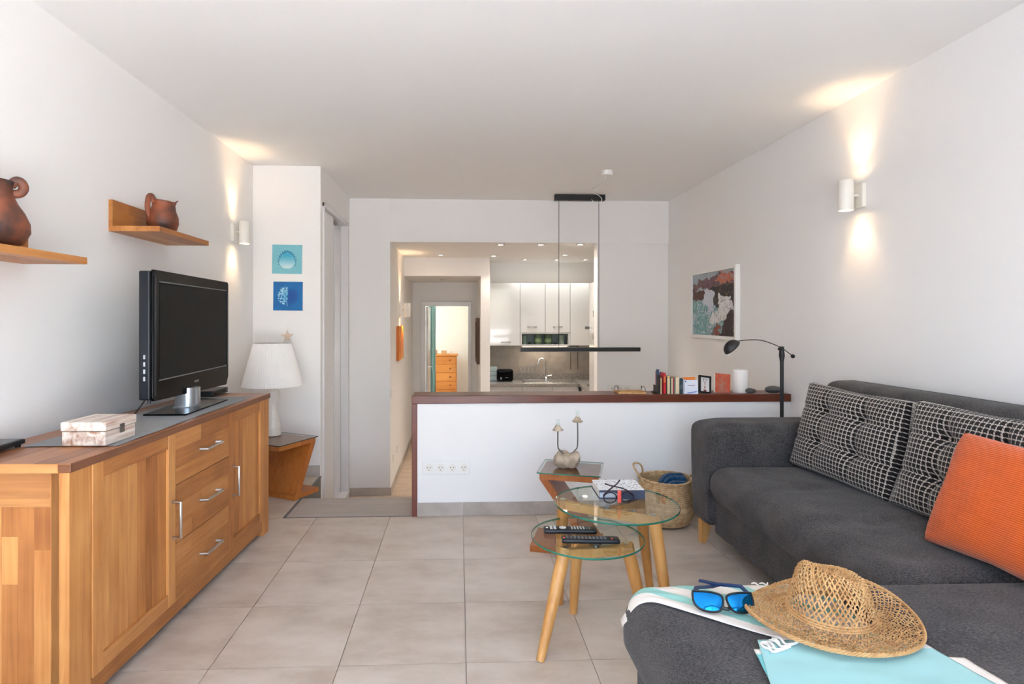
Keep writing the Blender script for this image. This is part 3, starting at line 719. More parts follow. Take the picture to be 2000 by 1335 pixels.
# ------------------------------------------------------------------ shelves and clay jugs
def shelf(label, y0, y1, z, depth):
    t = thing('wall_shelf', label, 'shelf', (XL, y0, z), 0, 'oak wall shelves')
    bd = MB()
    b1 = bx(.0, .018, .0, (y1 - y0), .0, .142)
    k = [0, .13, .29, .44, y1 - y0] if y1 - y0 > .45 else [0, .2, y1 - y0]
    bb_ = bpy.data.objects.new('back_board', None); COL.objects.link(bb_); bb_.parent = t
    for a, b in zip(k[:-1], k[1:]):
        for za, zb in ((0, .05), (.05, .096), (.096, .142)):
            sft = .05 if za == .05 else 0
            aa, b2 = (a + sft if a > 0 else a), (b + sft if b < k[-1] else b)
            bx(.0005, .018, aa, b2 - .0003, za, zb - .0003).build('stave', M_oakH, bb_)
    sb_ = bpy.data.objects.new('shelf_board', None); COL.objects.link(sb_); sb_.parent = t
    e = [.018, .07, .12, .17, depth]
    for a, b in zip(e[:-1], e[1:]): bx(a, b - .0003, .0, (y1 - y0), .0, .024).build('stave', M_oakH, sb_)
    return t
shelf('oak wall shelf with a small jug above the television', 2.676, 3.19, 1.603, .225)
shelf('oak wall shelf with a tall jug, cut by the left edge', 1.62, 2.165, 1.407, .225)

def jug(label, loc, prof, rz, handle, spout, n=40, mouth_cut=0):
    t = thing('clay_jug', label, 'jug', loc, rz)
    m = MB(); k = len(prof)
    m.lathe(prof, n, cap=True)
    # spout and tilt of the rim
    zs = [p[1] for p in prof]; zt = max(zs)
    vv = []
    for (x, y, z) in m.v:
        r = math.hypot(x, y); th = math.atan2(y, x); f = max(0, (z - zt * .72) / (zt * .28))
        a = max(0, math.cos(th - spout)) ** 8
        x += math.cos(spout) * a * f * .022; y += math.sin(spout) * a * f * .022
        z += a * f * .018 + f * mouth_cut * math.cos(th - spout)
        q = noise.noise(Vector((x * 14, y * 14, z * 14))) * .0025
        vv.append((x * (1 + q / max(r, .02)), y * (1 + q / max(r, .02)), z))
    m.v = vv
    m.build('body', M_clay, t, smooth='all')
    hp = [(math.cos(handle) * r, math.sin(handle) * r, z) for r, z in prof_handle[label[:5]]]
    MB().tube(smooth_path(hp), .0095, 10, flat=1.5).build('handle', M_clay, t, smooth='all')
    return t
prof_handle = {'small': [(.060, .072), (.074, .09), (.080, .128), (.074, .168), (.058, .176), (.044, .15)], 'tall ': [(.052, .212), (.066, .232), (.080, .228), (.086, .208), (.076, .19), (.056, .186)]}
small_p = [(0, 0), (.045, .0), (.068, .022), (.078, .05), (.076, .08), (.062, .112), (.05, .135), (.05, .15), (.056, .158), (.051, .158), (.045, .148), (.045, .135), (.055, .11), (.065, .08), (.06, .03), (0, .02)]
jug('small fired clay pitcher with one handle on the far shelf', (-1.455, 2.925, 1.627), small_p, 0, -2.2, .75, mouth_cut=-.004).scale = (.92, .92, 1.0)
tall_p = [(0, 0), (.055, 0), (.09, .02), (.106, .055), (.105, .085), (.09, .12), (.072, .15), (.060, .18), (.058, .205), (.064, .225), (.059, .225), (.052, .205), (.055, .18), (.066, .15), (.09, .09), (.085, .03), (0, .02)]
jug('tall dark smoked clay jug with a curled handle on the near shelf', (-1.455, 1.868, 1.431), tall_p, 0, .6, -2.4).scale = (.96, .96, .93)

# ------------------------------------------------------------------ Z-shaped tables
def z_table(label, loc, rz, w_, d_, h_, foot_, m, mirror=1):
    """slab top, slanted back panel and slab foot in honey wood, glass on top; profile in local x-z, width along y"""
    t = thing('z_side_table', label, 'table', loc, rz, 'Z-shaped wooden side tables')
    th = .032
    bx(-w_ / 2, w_ / 2, -d_ / 2, d_ / 2, h_ - th, h_).build('top_board', m, t, bevel=.002)
    fx0, fx1 = foot_
    bx(fx0, fx1, -d_ / 2, d_ / 2, 0, th).build('foot_board', m, t, bevel=.002)
    xt, xb = (-w_ / 2, fx1 - .06) if mirror == 1 else (w_ / 2, fx0 + .06)
    s = mirror * .045
    MB().prism([(xt, h_ - th), (xt + s, h_ - th), (xb + s, th), (xb, th)], (-d_ / 2 + .001, d_ / 2 - .001), 1).build('slanted_panel', m, t, bevel=.002)
    g = bx(-w_ / 2 - .012, w_ / 2 + .012, -d_ / 2 - .012, d_ / 2 + .012, h_ + .001, h_ + .007).build('glass_top', M_glassz, t)
    gm = MB(); a, b, e = w_ / 2 + .0122, d_ / 2 + .0122, .0012
    for q in ((-a, a, -b, -b + e), (-a, a, b - e, b), (-a, -a + e, -b, b), (a - e, a, -b, b)): gm.box(q[0], q[1], q[2], q[3], h_ + .0012, h_ + .0068)
    gm.build('glass_edge', M_rim if mirror == 1 else M_rimdark, g)
    return t
z_table('Z-shaped honey wood table holding the candle holder', (.60, 3.08, 0), math.radians(-17), .30, .27, .41, (-.20, .16), M_pineX, 1)
z_table('Z-shaped honey wood table under the white lamp', (-1.235, 4.03, 0), math.radians(62), .34, .36, .385, (-.04, .20), M_pineX, -1)

# ------------------------------------------------------------------ white table lamp
tl = thing('table_lamp', 'white ceramic table lamp with a pleated white shade', 'lamp', (-1.308, 4.14, .394))
MB().lathe([(0, 0), (.058, 0), (.061, .01), (.058, .05), (.048, .11), (.036, .17), (.030, .215), (.034, .24), (.043, .27), (.045, .295), (.04, .318), (.028, .33), (.018, .335), (.018, .36), (0, .36)], 36).build('base', M_ceramic, tl, smooth=True)
for z, r in ((.055, .0575), (.115, .047), (.175, .0355)): MB().lathe([(r - .003, z - .003), (r + .0022, z), (r - .003, z + .003)], 32, cap=False).build('ring', M_ceramic, tl, smooth=True)
n = 180; sm = MB(); prof = [(.204, .345), (.206, .349), (.128, .638), (.126, .642)]
for j, (r, z) in enumerate(prof):
    for i in range(n):
        t_ = 2 * PI * i / n; rr = r + (.0014 if i % 2 else -.0014); sm.v.append((rr * math.cos(t_), rr * math.sin(t_), z))
for j in range(len(prof) - 1):
    for i in range(n): sm.f.append((j * n + i, j * n + (i + 1) % n, (j + 1) * n + (i + 1) % n, (j + 1) * n + i))
sh = sm.build('lamp_shade', M_shade, tl); so = sh.modifiers.new('solid', 'SOLIDIFY'); so.thickness = .0015
MB().lathe([(.018, .355), (.018, .43)], 12).build('lamp_socket', M_white, tl)
MB().lathe([(.122, .640), (.127, .640), (.127, .645), (.122, .645)], 48, cap=False).build('shade_ring', M_shade, sh)

# ------------------------------------------------------------------ prints on the alcove wall
def wall_print(name, label, cat, cv, x0, x1, z0, z1, tilt=0):
    t = thing(name, label, cat, ((x0 + x1) / 2, 4.509, (z0 + z1) / 2)); t.rotation_euler = (0, tilt, 0)
    w_, h_ = x1 - x0, z1 - z0
    bx(-w_ / 2, w_ / 2, -.012, -.001, -h_ / 2, h_ / 2).build('block', M_white, t)
    cv.build('print', t, (-w_ / 2, -.0126, h_ / 2), (w_, 0, 0), (0, 0, -h_)); return t
c = Canvas(64, 64, (128, 194, 206)); c.mix(c.noise(5, 5, 3), (110, 184, 200), .5)
def drop(cv, cx, cy, s, col):
    pts = [(cx + s * math.sin(a) * (1 if math.cos(a) < 0 else .96) * (1 - .28 * max(0, math.cos(a)) ** 3), cy - s * 1.05 * math.cos(a) * (1.12 if math.cos(a) > 0 else .86)) for a in np.linspace(0, 2 * PI, 40)]
    return cv.poly(pts, col)
ins = drop(c, .5, .55, .29, (40, 132, 172))
for a in np.linspace(-2.0, 2.0, 15): c.line(.5 + .28 * math.sin(a), .55 - .32 * math.cos(a),   .5 + .315 * math.sin(a + .05), .55 - .36 * math.cos(a + .05), .011, (36, 104, 150))
ins = drop(c, .5, .58, .265, (62, 168, 200)); c.mix(ins * np.clip((c.t - .38) * 2.6, 0, 1), (214, 232, 232), .95); c.strokes(60, lambda r: (150, 206, 220), 5, ins, .1, .006)
wall_print('canvas_print', 'square pale aqua shell print, upper of the pair', 'picture', c, -1.422, -1.197, 1.553, 1.774, math.radians(.7))
c = Canvas(64, 64, (6, 110, 176)); c.mix(c.noise(4, 4, 8), (4, 92, 160), .6); c.ell(.62, .5, .28, .34, (8, 74, 150), .8, .6)
for k in range(150):
    r = np.random.default_rng(k); a = r.uniform(1.65, 4.65); d = r.uniform(.05, .34); x, y = .5 + d * math.cos(a), .5 + d * 1.0 * math.sin(a)
    s = r.uniform(.012, .03); g = min(1, d / .3); c.ell(x, y, s, s * 1.3, tuple(np.array((70, 170, 210)) * (1 - g) + np.array((206, 236, 244)) * g), .85, .5)
wall_print('canvas_print', 'square deep blue coral print, lower of the pair', 'picture', c, -1.414, -1.192, 1.272, 1.492, math.radians(.5))
sf = thing('starfish', 'pale starfish hanging on a string above the lamp', 'ornament', (-1.309, 4.503, 1.075))
sp2 = []; m = MB()
for k in range(10):
    a = PI / 2 + k * PI / 5 + .05; r = .052 if k % 2 == 0 else .019; sp2.append((r * math.cos(a), r * math.sin(a)))
vs = [(x, 0, z) for x, z in sp2] + [(x * .94, -.006 if k % 2 == 0 else -.010, z * .94) for k, (x, z) in enumerate(sp2)] + [(0, -.016, 0)]
fs = [tuple(range(10))] + [(k, (k + 1) % 10, 10 + (k + 1) % 10, 10 + k) for k in range(10)] + [(10 + k, 10 + (k + 1) % 10, 20) for k in range(10)]
m.add(vs, fs).build('star', M_star, sf)
MB().tube([(0, -.003, .05), (0, -.003, .10)], .001, 5).build('string', M_fringe, sf)

# ================================================================== SOFA WITH CHAISE
sofa = thing('sofa', 'charcoal grey corner sofa with a chaise in the foreground', 'sofa')
SX0, SXB = 1.285, 1.90          # seat front and backrest front
AY0, AY1 = 2.955, 3.165         # far arm
CX0, CY0, CY1 = .468, .62, 1.655  # chaise
SZ = .452
def tuft(x, y, z, pts, depth, r, zmin):
    if z < zmin: return z
    d = 0
    for px, py in pts: d += depth * math.exp(-((x - px) ** 2 + (y - py) ** 2) / (r * r))
    return z - d
def seat_def(x, y, z):
    if z > .36:
        for py in (2.10, 2.52): z -= .010 * math.exp(-((y - py) / .035) ** 2) * math.exp(-((x - 1.55) / .22) ** 2)
        z = tuft(x, y, z, [(1.55, 2.10), (1.55, 2.52)], .012, .05, .36)
        z += .006 * math.sin(y * 8.5 + 1) * max(0, min(1, (1.9 - x) / .5))
    if x < 1.36: x -= .012 * math.exp(-((z - .36) / .06) ** 2) + .006 * math.sin(y * 15) * (1 if z < .43 else .4)
    if x < 1.34 and z < .33: x += (.33 - z) * .45
    return (x, y, z)
MB().softbox(SX0, SXB + .05, CY1 - .005, AY0 + .004, .235, SZ, .075, (18, 46, 8), .012, seat_def).build('seat_cushion', M_sofa, sofa, smooth='all')
def chaise_def(x, y, z):
    if z > .36: z = tuft(x, y, z, [(.85, 1.15), (1.30, 1.15), (1.66, 1.3)], .010, .10, .36)
    if x < .56:
        x -= .012 * math.exp(-((z - .33) / .08) ** 2)
        if z < .31: x += (.31 - z) * .55
    return (x, y, z)
def chaise_z(x, y):            # height of the chaise top at a point
    r = .07; dx = max(0, CX0 + r - x); dy = max(0, y - (CY1 - r)); d = math.hypot(dx, dy)
    u = (x - (CX0 + SXB + .05) / 2) / ((SXB + .05 - CX0) / 2); v = (y - (CY0 + CY1) / 2) / ((CY1 - CY0) / 2)
    return SZ - r + math.sqrt(max(0, r * r - min(d, r) ** 2)) + .012 * max(0, (1 - u * u)) * max(0, (1 - v * v))
MB().softbox(CX0, SXB + .05, CY0, CY1, .225, SZ, .07, (40, 26, 10), .012, chaise_def).build('chaise_cushion', M_sofa, sofa, smooth='all')
bx(SX0 + .045, XR - .03, CY1 - .3, AY0 + .02, .095, .29).build('base', M_sofa, sofa, bevel=.012)
bx(CX0 + .035, XR - .03, CY0 + .03, CY1 - .025, .095, .26).build('chaise_base', M_sofa, sofa, bevel=.012)
# far arm: profile in x-z with a soft rounded top, slight lean
def arm_def(x, y, z):
    t = max(0, (z - .5) / .16); y -= .012 * t * (1 if y < 3.06 else -.3)
    z -= .022 * max(0, (1.45 - x) / .17) ** 2 if z > .6 else 0
    if x < 1.32: x += .004 * math.sin(z * 9)
    return (x, y, z)
MB().softbox(1.275, XR - .015, AY0, AY1, .13, .668, .042, (22, 10, 16), 0, arm_def).build('arm', M_sofa, sofa, smooth='all')
MB().tube([(1.292, AY0 - .0005, .16), (1.292, AY0 - .0015, .5), (1.30, AY0 - .009, .60), (1.325, AY0 - .002, .645), (1.36, AY0 + .03, .664)], .003, 6).build('arm_piping', M_sofa, sofa, smooth=True)
# back rest
def back_def(x, y, z):
    t = max(0, (z - .45) / .45); return (x + .045 * t * (1 if x < 2.0 else .15), y, z + .012 * math.sin((y - .6) * 1.1))
MB().softbox(1.86, XR - .012, CY0 - .1, 2.99, .13, .885, .065, (10, 40, 16), 0, back_def).build('backrest', M_sofa, sofa, smooth='all')
for x, y, dx in ((1.34, 3.10, -.02), (1.98, 3.10, .01), (CX0 + .10, CY0 + .1, -.02), (CX0 + .12, CY1 - .12, -.02), (1.98, .75, .01)):
    MB().prism([(-.034 , .135), (.034, .135), (.016 + dx, 0), (-.016 + dx, 0)], (-.02, .02), 1).build('foot', M_leg, sofa, bevel=.004, loc=(x, y, 0))

# ------------------------------------------------------------------ cushions
def cushion(name, label, w_, h_, t_, m, loc, R, tufts=(), tdepth=.02, pinch=.85, n=40, group=None, noise_amt=.004, boxy=0):
    """pillow lying in local x (width) - z (height), thickness along y; uv in metres*2"""
    mb = MB(); uv = []
    for sgn in (1, -1):
        o = len(mb.v)
        for i in range(n + 1):
            for j in range(n + 1):
                u, v = i / n * 2 - 1, j / n * 2 - 1
                e = max(0, (1 - abs(u) ** 2.6)) ** .42 * max(0, (1 - abs(v) ** 2.6)) ** .42
                x = u * w_ / 2 * (1 - .05 * (1 - abs(v)) ** 1 * abs(u) * pinch + 0); z = v * h_ / 2 * (1 - .05 * (1 - abs(u)) * abs(v) * pinch)
                th = t_ / 2 * e
                if boxy: th = max(th, boxy * (1 - max(abs(u), abs(v)) ** 12) ** .5)
                if sgn > 0:
                    for (tu, tv) in tufts:
                        d2 = ((u - tu) * w_ / 2) ** 2 + ((v - tv) * h_ / 2) ** 2
                        th -= tdepth * math.exp(-d2 / .0011) + tdepth * .45 * math.exp(-d2 / .008)
                    for (tu, tv) in tufts:
                        th -= tdepth * .22 * (math.exp(-(((u - tu) * w_ / 2) / .012) ** 2) + math.exp(-(((v - tv) * h_ / 2) / .012) ** 2)) * e
                th += noise_amt * noise.noise(Vector((x * 9 + w_ * 3, z * 9, sgn))) * e
                mb.v.append((x, -sgn * th, z)); uv.append((x * 2 + .5, z * 2 + .5))
        for i in range(n):
            for j in range(n):
                a = o + i * (n + 1) + j; mb.f.append((a, a + n + 1, a + n + 2, a + 1) if sgn > 0 else (a, a + 1, a + n + 2, a + n + 1))
    mb.uv = uv
    o = mb.build(name, m, None, smooth='all', fix=False)
    wd = o.modifiers.new('weld', 'WELD'); wd.merge_threshold = .0004
    o.matrix_world = Matrix.Translation(loc) @ R
    return tag(o, label, 'cushion', group)
def orient(normal, tilt_roll=0):
    """rotation whose local -y faces `normal` and local z is as upright as possible"""
    y = -Vector(normal).normalized(); z = Vector((0, 0, 1)); x = y.cross(z).normalized(); z = x.cross(y)
    R = Matrix((x, y, z)).transposed().to_4x4()
    return R @ Matrix.Rotation(tilt_roll, 4, 'Y')
T5 = [(-.42, .42), (.30, .42), (-.42, -.30), (.30, -.30)]
cushion('throw_cushion', 'black and white houndstooth cushion beside the sofa arm', .62, .43, .17, M_hound, (1.79, 2.60, .668), orient((-1, -.10, .26), math.radians(1.5)), T5, .040, group='houndstooth cushions', boxy=.045)
cushion('throw_cushion', 'black and white houndstooth cushion behind the orange one', .62, .43, .17, M_hound, (1.815, 1.945, .672), orient((-1, -.06, .26), math.radians(.5)), T5, .040, group='houndstooth cushions', boxy=.045)
cushion('throw_cushion', 'bright orange ribbed cushion leaning at the right edge', .46, .39, .15, M_orange, (1.658, 1.672, .645), orient((-1, -.06, .42), math.radians(0)), (), 0, pinch=1.3, noise_amt=.012)

# ================================================================== TOWEL, HAT, SUNGLASSES ON THE CHAISE
towel = thing('beach_towel', 'white and aqua striped cotton towel spread over the chaise', 'towel')
def tri_noise(x, y, s=1): return noise.noise(Vector((x * 5 * s, y * 5 * s, 3.3)))
def cloth_grid(name, quad, nu, nv, lift, colfn, wrinkle=.0035):
    A, B, C, D = [Vector((*q, 0)) for q in quad]   # A(u0v0) B(u1v0) C(u1v1) D(u0v1)
    vs, cols = [], []
    for j in range(nv + 1):
        for i in range(nu + 1):
            u, v = i / nu, j / nv; p = A * (1 - u) * (1 - v) + B * u * (1 - v) + C * u * v + D * (1 - u) * v
            x, y = p.x, p.y
            if x < CX0 - .006: z = SZ - .085 - (CX0 - .006 - x) * 1.2; x = CX0 - .016
            else: z = chaise_z(x, y)
            if y > CY1 - .004: y = CY1 - .004
            z += lift + wrinkle * (1 + tri_noise(u * 1.2, v * 1.5)) * (.4 + .6 * min(1, max(0, (x - CX0) / .05)))
            vs.append((x, y, z)); cols.append(colfn(u, v))
    fs = [(j * (nu + 1) + i, j * (nu + 1) + i + 1, (j + 1) * (nu + 1) + i + 1, (j + 1) * (nu + 1) + i) for j in range(nv) for i in range(nu)]
    me = bpy.data.meshes.new(name); me.from_pydata(vs, [], fs); me.materials.append(M_print)
    c = np.array(cols, float) / 255; c = np.where(c <= .04045, c / 12.92, ((c + .055) / 1.055) ** 2.4)
    at = me.color_attributes.new('paint', 'FLOAT_COLOR', 'POINT'); at.data.foreach_set('color', np.concatenate([c, np.ones((len(vs), 1))], 1).astype(np.float32).ravel())
    me.polygons.foreach_set('use_smooth', [True] * len(me.polygons))
    o = bpy.data.objects.new(name, me); COL.objects.link(o); o.parent = towel
    s = o.modifiers.new('solid', 'SOLIDIFY'); s.thickness = .0022; s.offset = 1
    return o
WH, AQ = (238, 230, 220), (150, 204, 194)
def stripes(u, v):      # woven stripes run parallel to the towel's near edge
    A, B, C, D = (.452, 1.585), (.95, 1.14), (1.03, 1.648), (.49, 1.648)
    x = A[0] * (1 - u) * (1 - v) + B[0] * u * (1 - v) + C[0] * u * v + D[0] * (1 - u) * v
    y = A[1] * (1 - u) * (1 - v) + B[1] * u * (1 - v) + C[1] * u * v + D[1] * (1 - u) * v
    d = ((x - A[0]) * .445 + (y - A[1]) * .498) / .668; k = (d / .082 + .1) % 1.0
    return AQ if .52 < k < .95 else WH
cloth_grid('striped_fold', [(.452, 1.585), (.95, 1.14), (1.03, 1.648), (.49, 1.648)], 110, 90, .003, stripes)
AQ2 = (162, 210, 210)
cloth_grid('aqua_fold', [(.585, 1.02), (1.10, 1.00), (1.055, 1.275), (.69, 1.315)], 70, 60, .007, lambda u, v: AQ2 if v < .93 or u < .35 else (226, 224, 218), .0022)
cloth_grid('under_fold', [(.60, .99), (1.13, .98), (1.10, 1.22), (.665, 1.285)], 50, 50, .003, lambda u, v: WH if u > .9 or v > .93 else (120, 196, 200), .003)
def fringe(parent, p, q, n, ln, seed, r=.0022):
    R_ = random.Random(seed)
    for k in range(n):
        t = (k + .5) / n; a = Vector(p).lerp(Vector(q), t); an = R_.uniform(-.7, .7)
        d = (Vector(q) - Vector(p)).cross(Vector((0, 0, 1))).normalized(); e = (Vector(q) - Vector(p)).normalized()
        pts = [a, a + d * ln * .4 + e * ln * .3 * an + Vector((0, 0, .006)), a + d * ln * .8 + e * ln * .6 * an + Vector((0, 0, .002)), a + d * ln + e * ln * (.4 - an) * .7 + Vector((0, 0, .001))]
        MB().tube(smooth_path(pts, 5), r, 6).build('tassel', M_fringe, parent, smooth=True)
fringe(towel, (.82, 1.618, .458), (.955, 1.612, .458), 6, .026, 2)
fringe(towel, (.735, 1.315, .475), (.688, 1.29, .472), 5, -.04, 4, .003)
ring = [(.695 + .011 * math.cos(a), 1.283 + .013 * math.sin(a), .473) for a in np.linspace(0, 2 * PI, 17)[:-1]]
MB().tube(ring, .003, 8, closed=True).build('tassel', M_fringe, towel, smooth=True)

hat = thing('straw_hat', 'woven straw sun hat with an open lattice crown lying on the towel', 'hat', (.912, 1.392, .479)); hat.scale = (1.05, 1.05, 1.05)
hat.rotation_euler = (math.radians(2), math.radians(1), math.radians(20))
HP = [(0.0, .112), (.03, .114), (.055, .112), (.070, .102), (.079, .085), (.086, .058), (.092, .03), (.099, .010), (.112, .002), (.135, .0), (.16, .003), (.182, .006), (.192, .007)]
hl = [0]
for a, b in zip(HP[:-1], HP[1:]): hl.append(hl[-1] + math.hypot(b[0] - a[0], b[1] - a[1]))
HL = hl[-1]; CRL = hl[7]
def hat_pt(s, th, off=0):
    s = max(0, min(HL - 1e-6, s)); i = next(k for k in range(len(hl) - 1) if hl[k + 1] >= s); f = (s - hl[i]) / (hl[i + 1] - hl[i])
    p0, p1, p2, p3 = HP[max(0, i - 1)], HP[i], HP[i + 1], HP[min(len(HP) - 1, i + 2)]
    cr_ = lambda a, b, c_, d: .5 * (2 * b + (c_ - a) * f + (2 * a - 5 * b + 4 * c_ - d) * f * f + (3 * b - a - 3 * c_ + d) * f ** 3)
    r, z = max(0, cr_(p0[0], p1[0], p2[0], p3[0])), cr_(p0[1], p1[1], p2[1], p3[1])
    x, y = r * math.cos(th), r * math.sin(th)
    if z > .05:      # pinched, dented crown
        k = min(1, (z - .05) / .06)
        z -= .026 * k * math.exp(-(((x - .01) / .034) ** 2)) * math.exp(-(((y) / .055) ** 2)) + .012 * k * (x / .08)
        z += .005 * k * math.exp(-(((x + .045) / .03) ** 2))
        y *= 1 - .12 * k * math.exp(-(((x - .05) / .04) ** 2))
    if r > .10:      # wavy brim
        g = (r - .10) / .09
        z += g * (.012 * math.cos(2 * th - .6) + .012 * math.sin(th * 1 + 2.2) + .005 * math.sin(3 * th)) + .004 * g
    q = Vector((x * 1.0, y * .90, z))
    rad = Vector((math.cos(th), math.sin(th), 0)); 
    slope = Vector((p2[0] - p1[0], 0, p2[1] - p1[1])); nn = Vector((-slope.z, 0, slope.x)); nn = -nn if nn.z < 0 and nn.x < 0 else nn
    nrm = (rad * -nn.x * -1 + Vector((0, 0, nn.z))); nrm = nrm.normalized() if nrm.length > 1e-9 else Vector((0, 0, 1))
    return q + nrm * off
def strands(mb, s0, s1, n, twist, r, steps, seed, wav):
    R_ = random.Random(seed)
    for dirn in (1, -1):
        for k in range(n):
            t0 = 2 * PI * (k + R_.uniform(-.18, .18)) / n + (.03 if dirn > 0 else 0); pts = []
            for q in range(steps + 1):
                f = q / steps; s = s0 + (s1 - s0) * f; th = t0 + dirn * twist * f
                pts.append(hat_pt(s, th, r * (.9 if ((q + k) % 2 == 0) == (dirn > 0) else -.9)))
            mb.tube(pts, r * R_.uniform(.85, 1.2), 4, flat=.6, cap=False)
hm = MB(); strands(hm, .028, CRL, 46, 1.15, .0019, 26, 1, 1)
cr1 = hm.build('crown_weave', M_straw, hat, smooth=True); cr1['kind'] = 'stuff'
hm = MB(); strands(hm, CRL - .012, HL - .002, 84, .70, .0016, 22, 2, 1)
for s in np.linspace(CRL, HL - .012, 6): hm.tube([hat_pt(s, a, .0012 * math.sin(a * 37)) for a in np.linspace(0, 2 * PI, 121)[:-1]], .0013, 4, closed=True)
br = hm.build('brim_weave', M_straw, hat, smooth=True); br['kind'] = 'stuff'
hm = MB()
for k in range(3): hm.tube([hat_pt(HL - .002, a, 0) + Vector((0, 0, .0028 * math.sin(a * 40 + k * 2.1))) + Vector((math.cos(a), math.sin(a), 0)) * .0022 * math.cos(a * 40 + k * 2.1) for a in np.linspace(0, 2 * PI, 241)[:-1]], .0024, 5, closed=True)
hm.build('brim_braid', M_straw, hat, smooth=True)['kind'] = 'stuff'
hm = MB()
for s in (.012, .022, .032): hm.tube([hat_pt(s, a, 0) for a in np.linspace(0, 2 * PI, 41)[:-1]], .002, 5, closed=True)
strands(hm, .004, .034, 14, .5, .0018, 6, 6, 1)
hm.build('crown_top_weave', M_straw, hat, smooth=True)['kind'] = 'stuff'
hm = MB()
for s in (CRL - .012, CRL - .006, CRL): hm.tube([hat_pt(s, a, .001) for a in np.linspace(0, 2 * PI, 81)[:-1]], .002, 5, closed=True)
hm.build('crown_band', M_straw, hat, smooth=True)['kind'] = 'stuff'

sg = thing('sunglasses', 'blue mirrored wraparound sunglasses on the striped towel', 'sunglasses', (.672, 1.426, .470), math.radians(-7))
sg.scale = (1.0, 1.0, 1.0); TA = math.radians(40)
def lean(p): return (p[0], p[1] * math.cos(TA) + p[2] * math.sin(TA), -p[1] * math.sin(TA) * .35 + p[2] * math.cos(TA) + .002)
def lens_out(cx, s):
    return [(cx + s * x, z) for x, z in ((-.036, .046), (.0, .047), (.029, .040), (.031, .022), (.020, .004), (-.004, .0), (-.026, .005), (-.037, .020))]
def bend(x): return .02 * (abs(x) / .07) ** 2
for s in (-1, 1):
    lo = lens_out(s * .037, -s); pts = smooth_path([(p[0], 0, p[1]) for p in lo] + [(lo[0][0], 0, lo[0][1])], 4)[:-1]
    loop = [lean((p.x, bend(p.x), p.z + .003)) for p in pts]
    MB().tube(loop, .003, 6, closed=True).build('rim', M_blackp, sg, smooth=True)
    cx = s * .037; ctr = lean((cx, bend(cx) - .006, .026)); m = MB(); n_ = len(loop)
    mid = [tuple(Vector(p).lerp(Vector(ctr), .5) + Vector((0, -.002, .001))) for p in loop]
    m.v = loop + mid + [ctr]; m.f = [(i, (i + 1) % n_, n_ + (i + 1) % n_, n_ + i) for i in range(n_)] + [(n_ + i, n_ + (i + 1) % n_, 2 * n_) for i in range(n_)]
    m.build('lens', M_lensblue, sg, smooth='all')
    e = .007 if s > 0 else 0
    h0 = lean((s * .070, bend(.070) + .002, .044))
    MB().tube([h0, (s * .056, .070, .034 + e), (s * .008, .105, .022 + e), (s * -.030, .138, .016 + e)], [.0055, .0075, .0075, .0065], 6, flat=.5).build('temple', M_temple, sg, smooth=True)
MB().tube([lean(q) for q in ((-.010, 0, .016), (-.004, -.002, .012), (.004, -.002, .012), (.010, 0, .016))], .0045, 8).build('bridge', M_blackp, sg, smooth=True)

# ================================================================== GLASS TABLES
def round_table(label, x, y, h, dia, legs, rz, apron):
    t = thing('glass_table', label, 'table', (x, y, 0), rz, 'round glass nesting tables')
    r = dia / 2
    g = MB().lathe([(0, h - .008), (r - .0015, h - .008), (r, h - .006), (r, h - .002), (r - .0015, h), (0, h)], 72, cap=False).build('glass_top', M_glass, t, smooth=True)
    MB().lathe([(r - .001, h - .0078), (r + .0006, h - .006), (r + .0006, h - .002), (r - .001, h - .0002)], 72, cap=False).build('glass_rim', M_rim, g, smooth=True)
    tops = []
    for (a, rt, rb) in legs:
        a = math.radians(a); u = Vector((math.cos(a), math.sin(a), 0))
        top = u * rt + Vector((0, 0, h - .012)); bot = u * rb; tops.append(u * rt + Vector((0, 0, h - .034)))
        pth = [bot + (top - bot) * k for k in (0, .25, .5, .75, 1)]
        MB().tube(pth, [.0155, .019, .022, .0245, .024], 14).build('leg', M_leg, t, smooth=True)
        MB().lathe([(.011, h - .0125), (.011, h - .008)], 16, (u.x * rt, u.y * rt, 0)).build('pad', M_steel, t, smooth=True)
    mid = (tops[0] + tops[1]) / 2
    for p, q in ((tops[0], tops[1]), (mid, tops[2])):      # crossbar between two legs, stretcher to the third
        d = (q - p).normalized(); e = d.cross(Vector((0, 0, 1))) * .016; z_ = Vector((0, 0, .017))
        c8 = [p - e - z_, p + e - z_, q + e - z_, q - e - z_, p - e + z_, p + e + z_, q + e + z_, q - e + z_]
        MB().add(c8, [(0, 3, 2, 1), (4, 5, 6, 7), (0, 1, 5, 4), (1, 2, 6, 5), (2, 3, 7, 6), (3, 0, 4, 7)]).build('crossbar', M_leg, t, bevel=.003)
    MB().lathe([(.012, h - .0165), (.012, h - .008)], 16, (mid.x, mid.y, 0)).build('pad', M_steel, t, smooth=True)
    return t
round_table('small low round glass table holding the remote controls', .495, 2.225, .374, .43, ((221, .135, .274), (338, .15, .235), (99, .10, .152)), 0, 0)
round_table('larger taller round glass table holding the book and spectacles', .645, 2.36, .456, .50, ((156.6, .222, .237), (312, .17, .245), (40, .17, .26)), 0, 0)

